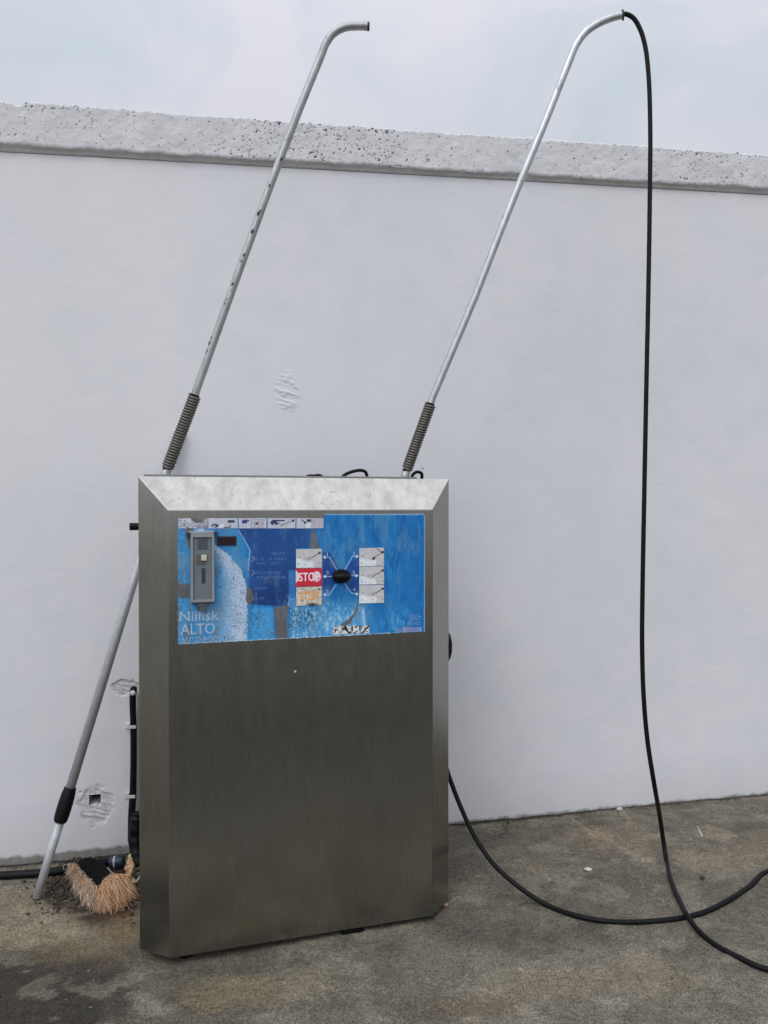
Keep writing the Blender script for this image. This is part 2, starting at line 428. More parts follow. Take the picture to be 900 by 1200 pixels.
# smoother repaired strip by the wall at right, with lighter broken edges
strip = (1 - sst(.30, .50, ws + jag * .45)) * sst(1.55, 1.8, ss)
C = mixc(C, galb(108, 102, 91), strip * .85)
C = mixc(C, galb(90, 85, 76), strip * sst(.5, .62, n_b) * .6)
for pl, a in (([(668,962),(690,966),(735,985),(770,1005),(760,1012),(715,992),(680,975)], .8), ([(722,948),(735,948),(748,968),(738,968)], .7), ([(800,960),(860,975),(855,990),(800,972)], .45), ([(785,985),(850,1005),(845,1030),(790,1012)], .4)):
    C = mixc(C, galb(140, 129, 110), poly_m(U, V, pl, 14, 41) * a * sst(.30, .5, fbm(X * 16, Y * 16, 45, 3)))
# pale rubbed concrete to the left, dark oil-like stains nearest the camera
pale = np.exp(-(((U - 75) / 110) ** 2 + ((V - 1085) / 42) ** 2) ** 1.2)
C = mixc(C, galb(132, 122, 102), np.clip(pale * 1.3 * (.4 + n_b), 0, .85))
st = sst(.40, .62, fbm(X * 4.2 + 2, Y * 4.2, 51, 5) * .6 + .6 * np.exp(-(((U - 20) / 150) ** 2 + ((V - 1165) / 45) ** 2)))
st = np.where(V > 1085, st, 0) * (1 - sst(160, 330, U)) * sst(1085, 1130, V + jag * 60)
C = mixc(C, galb(50, 47, 43), st * .9)
st2 = np.exp(-(((U - 215) / 60) ** 2 + ((V - 1165) / 34) ** 2)) * sst(.35, .6, fbm(X * 6, Y * 6, 55, 4)) 
C = mixc(C, galb(58, 53, 46), st2 * .75)
sp_ = np.exp(-(((U - 118) / 9) ** 2 + ((V - 1151) / 6) ** 2)); C = mixc(C, galb(38, 28, 24), sp_ * .9)
# soil gathered between the cabinet and the wall
so = np.exp(-(((U - 112) / 58) ** 2 + ((V - 1044) / 38) ** 2) ** 1.5); so = np.clip(so * 1.6 * (.35 + n_b * 1.1), 0, 1) * (V < 1100)
C = mixc(C, galb(54, 42, 31), sst(.28, .62, so) * .92)
rust = np.exp(-(((U - 148) / 22) ** 2 + ((V - 1082) / 14) ** 2)); C = mixc(C, galb(118, 84, 50), rust * .7)
# unseen yard behind camera: tinted dark near, paler far, to shape the steel's reflections
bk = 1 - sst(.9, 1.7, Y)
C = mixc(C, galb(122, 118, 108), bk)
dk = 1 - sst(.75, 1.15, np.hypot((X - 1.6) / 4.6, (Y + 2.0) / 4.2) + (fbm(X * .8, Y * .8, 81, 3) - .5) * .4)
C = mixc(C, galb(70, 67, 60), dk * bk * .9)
# broken surface: hard-edged paler scabs, darker damp blotches, a few hairline cracks
wx, wy = X + .05 * (fbm(X * 9, Y * 9, 83, 3) - .5), Y + .05 * (fbm(X * 9, Y * 9, 85, 3) - .5)
sc_ = sst(.585, .615, fbm(wx * 3.4, wy * 5.2, 87, 5, .6)) * (1 - bk)
C = mixc(C, galb(128, 121, 107), sc_ * .40 * (.5 + fbm(X * 18, Y * 18, 88, 3)))
sc2 = sst(.60, .64, fbm(wx * 8 + 4, wy * 11, 89, 4, .6)) * (1 - bk); C = mixc(C, galb(140, 133, 118), sc2 * .35)
dm = sst(.57, .66, fbm(wx * 2.3 + 9, wy * 3.4, 91, 5)) * (1 - bk); C = mixc(C, galb(80, 76, 67), dm * .4)
ck = np.abs(fbm(wx * 1.3 + 2, wy * 1.3, 93, 4) - .5); C = mixc(C, galb(58, 54, 47), (1 - sst(.001, .0035, ck)) * sst(.5, .6, fbm(X * 2, Y * 2, 95, 2)) * .7 * (1 - bk))
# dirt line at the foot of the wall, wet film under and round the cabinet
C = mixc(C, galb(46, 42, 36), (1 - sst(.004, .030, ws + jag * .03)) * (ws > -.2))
for (cu_, cv_, ru_, rv_, am) in ((610, 1085, 130, 26, .45), (560, 1000, 60, 22, .3), (730, 1035, 70, 16, .3), (480, 1175, 90, 22, .25), (230, 1150, 70, 26, .5), (840, 1090, 60, 18, .25)):
    q_ = np.hypot((U - cu_) / ru_, (V - cv_) / rv_) + (fbm(X * 4, Y * 6, 97 + cu_, 4) - .5) * 1.5
    C = mixc(C, galb(80, 77, 69), (1 - sst(.5, 1.15, q_)) * am * (1 - bk))
for (cu_, cv_, ru_, rv_, am) in ((285, 1162, 75, 22, .55), (160, 1095, 50, 14, .5), (90, 1118, 70, 14, .3), (720, 985, 60, 14, .25), (560, 1180, 60, 14, .3)):
    q_ = np.hypot((U - cu_) / ru_, (V - cv_) / rv_) + (fbm(X * 6, Y * 8, 297 + cu_, 4) - .5) * 1.6
    C = mixc(C, galb(114, 97, 72), (1 - sst(.4, 1.2, q_)) * am * (1 - bk))
for (cu_, cv_, ru_, rv_, am) in ((700, 1150, 140, 26, .5), (330, 1160, 110, 24, .45), (860, 1000, 50, 20, .4), (620, 1020, 50, 12, .35)):
    q_ = np.hypot((U - cu_) / ru_, (V - cv_) / rv_) + (fbm(X * 5, Y * 7, 197 + cu_, 4) - .5) * 1.6
    C = mixc(C, galb(124, 115, 97), (1 - sst(.4, 1.2, q_)) * am * (1 - bk))
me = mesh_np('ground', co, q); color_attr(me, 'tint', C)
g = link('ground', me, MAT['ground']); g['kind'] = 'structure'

# boundary wall ------------------------------------------------------------
pA, pB, pC = at_wall(112, 944), at_wall(337, 461), at_wall(152, 808)
sA, sB, sC = wall_s(pA), wall_s(pB), wall_s(pC)
def fine_axis(lo, hi, coarse, spans):
    pts = list(np.arange(lo, hi + 1e-6, coarse))
    for a, b, st_ in spans: pts = [p for p in pts if not (a - st_ < p < b + st_)] + list(np.arange(a, b + 1e-9, st_))
    return np.array(sorted(pts))
S_LO, S_HI, W_TOP0, W_TOPS = -6.0, 9.0, 2.715, .030
hs = .0125 + .012
zA, zB, zC = pA.z, pB.z, pC.z
Sx = fine_axis(S_LO, S_HI, .12, [(sA - .085, sA + .085, .0028), (sB - .085, sB + .085, .003), (sC - .07, sC + .06, .003)])
Tz = fine_axis(0.0, 2.72, .10, [(zA - .10, zA + .10, .0028), (zC - .06, zC + .05, .003), (zB - .13, zB + .13, .003)])
def coping_bottom(s): return 2.764 + .0190 * s       # height above datum z = 0
def wall_co(S, T):
    gz = ground_z(W_O.x + S * W_T.x) - .012
    z = gz + (T / 2.72) * (coping_bottom(S) - gz)
    return np.stack([S, np.zeros_like(S), z], 1)
co, q = grid_mesh('wall', Sx, Tz, wall_co)
S, Z = co[:, 0], co[:, 2]
gz = ground_z(W_O.x + S * W_T.x)
def patch(s0, z0, rs, rz, seed, per, amp, sink, edge=.25):
    a = (S - s0) / rs; b = (Z - z0) / rz
    d = np.hypot(a, b) + (fbm(S * 45, Z * 45, seed, 3) - .5) * .55
    m = 1 - sst(1 - edge, 1.0, d)
    tl = .35 * S + (fbm(S * 14, Z * 14, seed + 2, 2) - .5) * .02
    rid = sst(.30, .70, fbm(S * 26, (Z + tl) / per * 1.45, seed + 7, 3, .5)) + .35 * (fbm(S * 90, Z * 110, seed + 11, 2) - .5)
    return m, (rid * amp - sink) * m
mA, dA = patch(sA, zA, .075, .082, 61, .0128, .0030, .0045)
mB, dB = patch(sB, zB, .062, .105, 71, .0135, .0044, .0010, .6)
mC, dC = patch(sC - .012, zC + .008, .060, .036, 81, .011, .0035, .006)
co[:, 1] = -(dA + dB * sst(.35, .6, fbm(S * 40, Z * 60, 77, 3) + .12) + dC)      # local -y faces the yard
co[:, 1] += (fbm(S * 1.3, Z * 1.3, 91, 3) - .5) * .008
# square hole cut in the first patch
h = .0235; hz = zA + .020; hx = sA - .004
fc = co[q].mean(1)
hole = (np.abs(fc[:, 0] - hx) < h) & (np.abs(fc[:, 2] - hz) < h * .92)
q2 = q[~hole]
# brick the hole's side walls into the same mesh
cnt = {}
for f in q[hole]:
    for a, b in zip(f, np.roll(f, -1)):
        cnt[(min(a, b), max(a, b))] = cnt.get((min(a, b), max(a, b)), 0) + 1
bd = [e_ for e_, n_ in cnt.items() if n_ == 1]
base_n = len(co); used = sorted({i for e_ in bd for i in e_}); back = {i: base_n + j for j, i in enumerate(used)}
extra = co[used].copy(); extra[:, 1] += .140
co = np.concatenate([co, extra]); sides = np.array([[a, b, back[b], back[a]] for a, b in bd])
bc = np.array([[hx - h * 1.3, .138, hz - h * 1.3], [hx + h * 1.3, .138, hz - h * 1.3], [hx + h * 1.3, .138, hz + h * 1.3], [hx - h * 1.3, .138, hz + h * 1.3]])
n0 = len(co); co = np.concatenate([co, bc])
# back, ends and top of the wall body
TH = .16
ext = np.array([[s_, y_, z_] for s_ in (S_LO, S_HI) for y_, z_ in ((0, -.2), (TH, -.2), (TH, float(coping_bottom(s_))), (0, float(coping_bottom(s_))))])
n1_ = len(co); co = np.concatenate([co, ext])
extraf = np.array([[n0, n0 + 1, n0 + 2, n0 + 3], [n1_ + 1, n1_ + 5, n1_ + 6, n1_ + 2], [n1_, n1_ + 1, n1_ + 2, n1_ + 3], [n1_ + 5, n1_ + 4, n1_ + 7, n1_ + 6]])
q2 = np.concatenate([q2, sides, extraf])
me = mesh_np('boundary_wall', co, q2)
S, Z = co[:, 0], co[:, 2]; gz = ground_z(W_O.x + S * W_T.x)
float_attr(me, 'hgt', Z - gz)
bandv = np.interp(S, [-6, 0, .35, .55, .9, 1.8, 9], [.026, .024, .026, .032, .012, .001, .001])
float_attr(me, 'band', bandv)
raw = np.zeros(len(co)); raw[:len(mA)] = np.maximum(mA * .9, np.maximum(mB * .12, mC)); raw[len(mA):] = 2.0
float_attr(me, 'raw', raw)
wall = link('boundary_wall', me, MAT['wall'])
wall.location = W_O; wall.rotation_euler = (0, 0, WYAW)
tag(wall, 'long white plastered boundary wall behind the steel cabinet, topped with rough concrete', 'wall')
# coping
CT = [(0.0, .168), (1.1, .160), (3.3, .152), (9.0, .15)]
Sx = np.unique(np.concatenate([np.arange(-6, -.3, .1), np.arange(-.3, 4.0, .0032), np.arange(4.0, 9.01, .1)]))
Tz = np.linspace(0, 1, 48)
OH = .025
def prof(S, T):                        # front face, then rolled into top and underside by extra rows
    return S
rows = []
top_h = np.interp(Sx, [-6, 0, 1.1, 3.3, 9], [.164, .164, .158, .152, .15])
cb = coping_bottom(Sx)
eb = (fbm(Sx * 9, Sx * 0, 101, 5) - .5) * .012 + (vnoise(Sx * 60, Sx * 0, 105) - .5) * .005
et = (fbm(Sx * 7, Sx * 0 + 3, 111, 5) - .5) * .009 + (vnoise(Sx * 55, Sx * 0, 115) - .5) * .006
et -= .014 * np.exp(-((Sx - wall_s(at_wall(22, 126))) / .02) ** 2)
def row(y, z, pit): rows.append((np.stack([Sx, np.full_like(Sx, y) if np.isscalar(y) else y, z], 1), np.full_like(Sx, pit) if np.isscalar(pit) else pit))
row(TH, cb - .018, 0.0); row(.001, cb - .018, 0.0); row(-.003, cb - .009, 0.0); row(-.007, cb - .004, 0.0); row(-.014, cb - .001, 0.0); row(-OH + .005, cb + eb - .001, 0.0)
for t in Tz:
    z = cb + eb * (1 - t) ** 2 + t * (top_h + et * t)
    r_ = fbm(Sx * 30, z * 30, 121, 4) - .5
    y = -OH + r_ * .0045 + .003 * sst(.95, 1.0, t + Sx * 0) + (1 - sst(0, .05, t + Sx * 0)) * .003
    dn = fbm(Sx * 3.0, z * 5, 135, 3)
    pn = fbm(Sx * 105 + 3 * fbm(Sx * 20, z * 20, 141, 2), z * 150, 131, 3, .6); pn2 = fbm(Sx * 230, z * 290, 133, 2)
    topm = sst(.72, 1.0, t + Sx * 0); cl = sst(.46, .70, dn)
    thr = .815 - .075 * cl - .10 * topm * sst(.36, .6, dn)
    pit = np.clip(sst(thr - .02, thr + .03, pn) + sst(.86 - .09 * cl - .05 * topm, .92 - .06 * cl, pn2) * .8, 0, 1)
    row(y + pit * .004, z, pit)
row(-OH + .012, cb + top_h + et - .002, .35); row(TH + OH, cb + top_h - .03, .3); row(TH + OH, cb, 0.0); row(TH + .001, cb - .018, 0.0)
nS = len(Sx); co = np.concatenate([r_[0] for r_ in rows]); pit = np.concatenate([r_[1] for r_ in rows])
idx = np.arange(len(co)).reshape(len(rows), nS)
q = np.stack([idx[:-1, :-1], idx[:-1, 1:], idx[1:, 1:], idx[1:, :-1]], -1).reshape(-1, 4)
me = mesh_np('coping', co, q); float_attr(me, 'pit', pit)
link('coping', me, MAT['coping'], wall)

# ================================================================ WASH CABINET
WD = .831; ZB = .046 - M_Z0; ZT = 1.380 - M_Z0; ZR = 1.482 - M_Z0; WC, DC, DB = .0858, .0749, .40
cab = empty('car_wash_cabinet', M_O, MYAW)
tag(cab, 'stainless steel car wash control cabinet with a worn blue panel', 'wash machine')
# front cover: folded sheet with mitred side and top facets, lip returning to the back
bm = bmesh.new()
P = lambda x, y, z: bm.verts.new((x, y, z))
f0 = [P(0, 0, ZB), P(WD, 0, ZB), P(WD, 0, ZT), P(0, 0, ZT)]
r0 = [P(-WC, DC, ZB), P(WD + WC, DC, ZB), P(WD + WC, DC, ZR), P(-WC, DC, ZR)]
b0 = [P(-WC, DB, ZB), P(WD + WC, DB, ZB), P(WD + WC, DB, ZR), P(-WC, DB, ZR)]
bm.faces.new(f0)
bm.faces.new((f0[1], r0[1], r0[2], f0[2])); bm.faces.new((r0[0], f0[0], f0[3], r0[3])); bm.faces.new((f0[3], f0[2], r0[2], r0[3]))
bm.faces.new((r0[1], b0[1], b0[2], r0[2])); bm.faces.new((b0[0], r0[0], r0[3], b0[3])); bm.faces.new((r0[3], r0[2], b0[2], b0[3]))
bm.faces.new((b0[1], b0[0], b0[3], b0[2])); bm.faces.new((f0[1], f0[0], r0[0], b0[0], b0[1], r0[1]))
bmesh.ops.recalc_face_normals(bm, faces=bm.faces)
from_bm('housing', bm, MAT['steel_cabinet'], cab, bevel=.0022, seg=3)
# rear mounting plate that stands just above the housing
box('back_plate', -WC + .012, WD + WC - .012, DB - .03, DB + .012, ZB + .05, ZR + .017, MAT['steel_dark'], cab, .002)
# plinth, feet
gl0 = lambda x, y: float(ground_z(m_world(x, y, 0).x)) - M_Z0
bm = bmesh.new(); vs_ = bm_box(bm, .07, WD - .06, .11, DB - .02, 0, ZB + .01)
for vt in vs_:
    if vt.co.z < .01: vt.co.z = gl0(vt.co.x, vt.co.y) - .01
from_bm('plinth', bm, MAT['matte_black'], cab)
for (fx, fy) in ((.05, .06), (WD - .02, .06), (.0, DB - .06), (WD, DB - .06)):
    bm = bmesh.new(); bmesh.ops.create_cone(bm, cap_ends=True, segments=16, radius1=.026, radius2=.020, depth=ZB + .012 - gl0(fx, fy),
        matrix=Matrix.Translation((fx, fy, (gl0(fx, fy) + ZB + .004) / 2)))
    from_bm('foot', bm, MAT['matte_black'], cab)
x0, zz = ml(397, 1098, .07)
box('drain_outlet', x0 - .005, x0 + .070, .004, .10, gl0(x0, .03) + .001, ZB + .0005, MAT['matte_black'], cab, .006)
# knob on the left flank, hose hook on the right flank
xk, zk = ml(160, 617, .10)
bm = bmesh.new(); bmesh.ops.create_cone(bm, cap_ends=True, segments=20, radius1=.0115, radius2=.0105, depth=.046, matrix=Matrix.Translation((-WC - .003, .095, zk)) @ Matrix.Rotation(R(90), 4, 'Y'))
from_bm('side_knob', bm, MAT['black_plastic'], cab, bevel=.002)
xk, zk = ml(527, 757, .10)
bm = bmesh.new(); bmesh.ops.create_uvsphere(bm, u_segments=20, v_segments=14, radius=1.0)
for vt in bm.verts: vt.co = Vector((WD + WC + vt.co.x * .021 + .001, .105 + vt.co.y * .03, zk + vt.co.z * .053 - max(0, -vt.co.z) * .004))
from_bm('hose_gland', bm, MAT['black_plastic'], cab, smooth=True)
# cables looping over the back edge
def cab_pts(px, y): return [Vector((ml(u, v_, y)[0], y + dy, ml(u, v_, y)[1])) for (u, v_, dy) in px]
tube('cable', catmull(cab_pts([(398, 562, 0), (405, 556, 0), (412, 553, 0), (421, 551.2, 0), (427, 552.2, 0), (430.5, 556, .01), (431, 566, .02)], DB + .03), 6), .0062, MAT['black_rubber'], cab, 10)
tube('cable', catmull(cab_pts([(482, 562, 0), (484, 556, 0), (489, 553, 0), (494, 555, .0), (496, 563, .02)], DB + .03), 6), .0062, MAT['black_rubber'], cab, 10)
tube('cable', catmull(cab_pts([(357, 562, .0), (361, 557.5, 0), (368, 557.2, 0), (375, 556.8, 0), (381, 561, 0)], DB + .03), 6), .0042, MAT['black_rubber'], cab, 10)

# ---- printed panel: meshes whose print is computed point by point
def film(name, u0, v0, u1, v1, dens, paint, y, parent, edge=None):
    """flat printed film on the cabinet front, corners given where they show in the photograph"""
    c00, c10 = ml(u0, v1[0], y), ml(u1, v1[1], y); c01, c11 = ml(u0, v0[0], y), ml(u1, v0[1], y)
    nx, nz = int((u1 - u0) * dens) + 1, int((v1[0] - v0[0]) * dens) + 1
    a, b = np.meshgrid(np.linspace(0, 1, nx), np.linspace(0, 1, nz))
    x = (c00[0] * (1 - a) + c10[0] * a) * (1 - b) + (c01[0] * (1 - a) + c11[0] * a) * b
    z = (c00[1] * (1 - a) + c10[1] * a) * (1 - b) + (c01[1] * (1 - a) + c11[1] * a) * b
    co = np.stack([x.ravel(), np.full(x.size, y), z.ravel()], 1)
    M = np.array([[M_X.x, M_Y.x, 0], [M_X.y, M_Y.y, 0], [0, 0, 1]])
    U, V = project(co @ M.T + np.array(M_O))
    idx = np.arange(nx * nz).reshape(nz, nx)
    q = np.stack([idx[:-1, :-1], idx[:-1, 1:], idx[1:, 1:], idx[1:, :-1]], -1).reshape(-1, 4)
    cols, keep = paint(U, V)
    if keep is not None: q = q[keep[q].mean(1) > .5]
    me = mesh_np(name, co, q, False); color_attr(me, 'print', np.clip(lin(np.clip(cols, 0, 255)) / KW, 0, .85))
    return link(name, me, MAT['film'], parent)
def grime_(U, V, col, amt=1.0, s=0):
    d = fbm(U * .9, V * .9, 200 + s, 4); col = mixc(col, (60, 62, 66), sst(.66, .76, d) * .55 * amt)
    return col * (1 + (fbm(U * .25, V * .25, 210 + s, 4)[..., None] - .5) * .16 * amt)

def paint_base(U, V):
    n1 = fbm(U * .10, V * .035, 301, 5); n2 = fbm(U * .5, V * .12, 305, 4); n3 = fbm(U * .9, V * .9, 309, 3); n4 = fbm(U * .06, V * .06, 313, 4)
    C = np.tile(np.array([22., 102, 164]), (U.size, 1))
    C = mixc(C, (12, 86, 150), sst(.45, .65, n1) * .8)
    C = mixc(C, (44, 122, 184), sst(.52, .72, n2) * .55)
    C = mixc(C, (62, 142, 196), sst(690, 745, V) * .45 * (1 - sst(430, 470, U)))
    C = mixc(C, (14, 86, 150), sst(460, 498, U) * .35)
    # left field: lighter cyan, mottled
    lf = 1 - sst(272, 300, U)
    C = mixc(C, (62, 136, 186), lf * .75); C = mixc(C, (40, 116, 178), lf * sst(.48, .65, n1) * .6)
    C = mixc(C, (112, 160, 190), lf * sst(.55, .7, n3) * .5 * (1 - sst(215, 225, U)))
    br_ = sst(.56, .70, fbm(U * .35, V * .07, 315, 4)) * (1 - sst(228, 300, U)); C = mixc(C, (92, 92, 88), br_ * .55)
    # worn white crescent
    xb = np.interp(V, [630, 640, 650, 668, 685, 700, 725, 756], [240, 254, 268, 283, 288.5, 290, 290, 289])
    d = xb + (n3 - .5) * 3 - U
    wid = np.interp(V, [636, 660, 700, 756], [16, 34, 46, 46])
    w = sst(-.6, .8, d) * (1 - sst(.15, 1.0, d / wid))
    w = np.clip(w * (.55 + .95 * fbm(U * .8, V * .6, 317, 4)), 0, 1)
    C = mixc(C, (178, 190, 206), w * .92)
    spk = sst(.60, .68, fbm(U * 1.25, V * 1.1, 321, 3)) * sst(.40, .6, fbm(U * .16, V * .12, 325, 3) + .1)
    C = mixc(C, (62, 82, 98), spk * .48 * (lf > .3) * sst(636, 650, V) * (U > 250))
    # navy instruction block
    nv = poly_m(U, V, [(277, 619), (366, 619), (363, 641), (347, 643), (347, 700), (339, 700), (336, 711), (291, 708), (291.5, 664), (293, 646), (283, 630)], .8)
    nvc = np.tile(np.array([24., 62, 120]), (U.size, 1)); nvc = mixc(nvc, (16, 42, 98), sst(650, 705, V) * .9); nvc = mixc(nvc, (30, 78, 146), sst(.5, .7, n4) * .5)
    nvs = np.clip(nv * (.86 + .14 * sst(.35, .6, fbm(U * .7, V * .25, 329, 4))), 0, 1); C = C * (1 - nvs[:, None]) + nvc * nvs[:, None]
    C = mixc(C, (40, 104, 170), rect_m(U, V, 338.5, 668, 347, 706, 1.5) * .85)
    # torn lighter shard left of the block
    for s_ in ((279, 621, 286, 632), (286, 632, 293, 645), (293, 645, 292, 655), (292, 655, 291, 668)): C = mixc(C, (130, 178, 216), seg_m(U, V, *s_, 1.3) * .8)
    # faint worn-off print on the block
    ln = np.zeros(U.size)
    for (y_, a_, b_) in ((648.5, 318, 334), (655, 297, 309), (655, 315, 334), (660.5, 300, 312), (660.5, 314, 333), (671, 297, 330), (676.5, 300, 335), (689, 297, 313), (701, 300, 310)):
        ln = np.maximum(ln, rect_m(U, V, a_, y_ - 1.7, b_, y_ + 1.7, .5) * sst(.48, .62, fbm(U * 1.6, V * .7, 331 + int(y_), 2)))
    C = mixc(C, (92, 118, 164), ln * .62)
    for (x_, y_) in ((295, 655), (295, 671), (294, 701)):
        rg = np.abs(np.hypot(U - x_, V - y_) - 2.6); C = mixc(C, (112, 134, 172), (1 - sst(.3, 1.1, rg)) * (U > x_ - .5) * .75)
    # navy blades either side of the selector
    C = mixc(C, (20, 54, 122), poly_m(U, V, [(378, 647), (386, 647), (398, 667), (398, 684), (391, 684), (383, 696), (378, 692)], .5) * .95)
    C = mixc(C, (22, 60, 130), poly_m(U, V, [(421, 650), (414, 655), (405, 668), (405, 685), (412, 694), (421, 698)], .5) * .95)
    for s_ in ((379, 653, 386, 653), (386, 653, 395, 668), (380, 675.5, 394, 675.5), (379, 697, 386, 697), (386, 697, 394, 685),
               (420, 652, 413, 652), (413, 652, 404, 668), (419, 674.5, 407, 674.5), (420, 696, 412, 695), (412, 695, 404, 684)):
        C = mixc(C, (150, 172, 208), seg_m(U, V, *s_, 1.15) * .85)
    for (x_, y_, s_) in ((379.5, 653, -1), (380, 675.5, -1), (380, 697, -1), (419, 652, 1), (418.5, 674.5, 1), (419, 696, 1)):
        C = mixc(C, (205, 214, 232), poly_m(U, V, [(x_ + s_ * 1.6, y_), (x_ - s_ * 1.8, y_ - 2), (x_ - s_ * 1.8, y_ + 2)]))
    # whitened run-off below the plates
    lw = sst(696, 722, V) * sst(337, 345, U) * (1 - sst(415, 432, U))
    C = mixc(C, (84, 152, 198), lw * .6); C = mixc(C, (150, 190, 212), lw * sst(.46, .72, fbm(U * .32, V * .16, 341, 5, .6)) * .8); C = mixc(C, (186, 206, 218), lw * sst(.60, .70, fbm(U * .8, V * .3, 343, 4)) * .5)
    lw2 = sst(700, 730, V) * np.exp(-((U - 466) / 16) ** 2); C = mixc(C, (78, 146, 194), lw2 * sst(.40, .68, fbm(U * .3, V * .14, 345, 5, .6)) * .9)
    lw3 = np.exp(-((U - (425 + (V - 710) * .1)) / 1.8) ** 2) * sst(708, 716, V); C = mixc(C, (190, 215, 230), lw3 * .7)
    C = mixc(C, (150, 190, 215), np.exp(-(((U - 340) / 6) ** 2 + ((V - 705) / 8) ** 2)) * .6 * sst(.4, .6, n3))
    C = mixc(C, (78, 160, 215), rect_m(U, V, 295, 712, 320, 752, 2) * .6)
    # black mould
    mo = np.exp(-(((U - 360) / 12) ** 2 + ((V - 722) / 15) ** 2)) + .8 * np.exp(-(((U - 341) / 6) ** 2 + ((V - 725) / 16) ** 2)) + .5 * np.exp(-(((U - 300) / 10) ** 2 + ((V - 725) / 20) ** 2)) + .8 * np.exp(-(((U - 318) / 8) ** 2 + ((V - 743) / 5) ** 2))
    C = mixc(C, (38, 52, 60), np.clip(mo, 0, 1) * sst(.50, .60, fbm(U * .95, V * .6, 351, 3)) * .9)
    mo2 = sst(.72, .78, fbm(U * .55, V * .5, 355, 3)); C = mixc(C, (30, 66, 100), mo2 * .6 * (1 - .75 * sst(380, 420, U)))
    # steel showing through where the film is gone
    gone = np.zeros(U.size)
    for pl in ([(321, 712), (338, 709), (336, 725), (337, 752), (325, 752), (322, 735)], [(366, 621), (369, 622), (375, 644), (364, 644), (364, 634)],
               [(222, 603), (247, 602), (240, 607), (246, 610), (243, 618), (230, 618), (224, 622), (222, 612)], [(207, 684), (222, 684), (223, 701), (214, 702), (207, 698)],
               [(419, 702), (420, 716), (410, 731), (400, 736), (396, 736), (406, 727), (416, 716)], [(289, 688), (295, 690), (297, 700), (293, 710), (288, 704)], [(219, 620), (226, 618), (224, 642), (220, 640)]):
        gone = np.maximum(gone, poly_m(U, V, pl, 2.2, 13))
    C = mixc(C, (86, 81, 76), gone * .92)
    # pale worn rim
    vb = 756 + (U - 207) * (741 - 756) / 290.
    C = mixc(C, (196, 206, 216), (1 - sst(.6, 2.2, vb - V + (n3 - .5) * 2)) * (1 - sst(462, 470, U)) * .85)
    C = mixc(C, (150, 178, 205), (1 - sst(.5, 1.8, 498 - U)) * .7); C = mixc(C, (150, 180, 208), (1 - sst(.4, 1.6, U - 207 + (n3 - .5) * 2)) * .6)
    C = mixc(C, (160, 185, 210), (1 - sst(.4, 1.4, V - 602.6 + (n3 - .5) * 2)) * (U > 380) * .7)
    # pale name strip bottom right
    C = mixc(C, (128, 132, 168), rect_m(U, V, 473, 735, 493.5, 740.5) * .8); C = mixc(C, (104, 122, 160), rect_m(U, V, 463, 736.5, 473, 741) * .8)
    C = mixc(C, (170, 172, 196), np.maximum(seg_m(U, V, 473.5, 735, 473.5, 741, .9), seg_m(U, V, 493.5, 735, 493.5, 740, .9)) * .7)
    C = mixc(C, (150, 96, 140), rect_m(U, V, 476, 737, 491, 739) * .35 * sst(.4, .6, fbm(U * 1.5, V * .6, 361, 2)))
    veil = sst(.45, .75, fbm(U * .12, V * .05, 381, 5)) * .28 + .06; C = mixc(C, (128, 142, 154), veil)
    keep = np.ones(U.size)
    # ragged outline: bites out of the film edges
    bite = np.maximum.reduce([(U < 207.6 + 1.2 * fbm(V * .4, V * 0, 371, 3)), (V > vb - .2 - 1.0 * fbm(U * .5, U * 0, 375, 3)), poly_m(U, V, [(224, 600), (248, 600), (241, 606), (246, 609), (236, 611), (228, 606)], 1.5) > .5])
    keep = np.where(bite, 0.0, keep)
    keep = np.where((U < 379.5) & (V < 606.9 + .5 * fbm(U * .4, U * 0, 377, 2)), 0.0, keep)
    rr = 3.0                              # rounded top right corner
    keep = np.where((U > 498 - rr) & (V < 602 + rr) & (np.hypot(U - 498 + rr, V - 602 - rr) > rr), 0.0, keep)
    return C * (1 + (n3[:, None] - .5) * .10), keep
panel = film('control_panel', 207, (603, 602), 498, (756, 741), 2.1, paint_base, -.0010, cab)
panel['label'] = 'worn blue printed panel with peeling film'

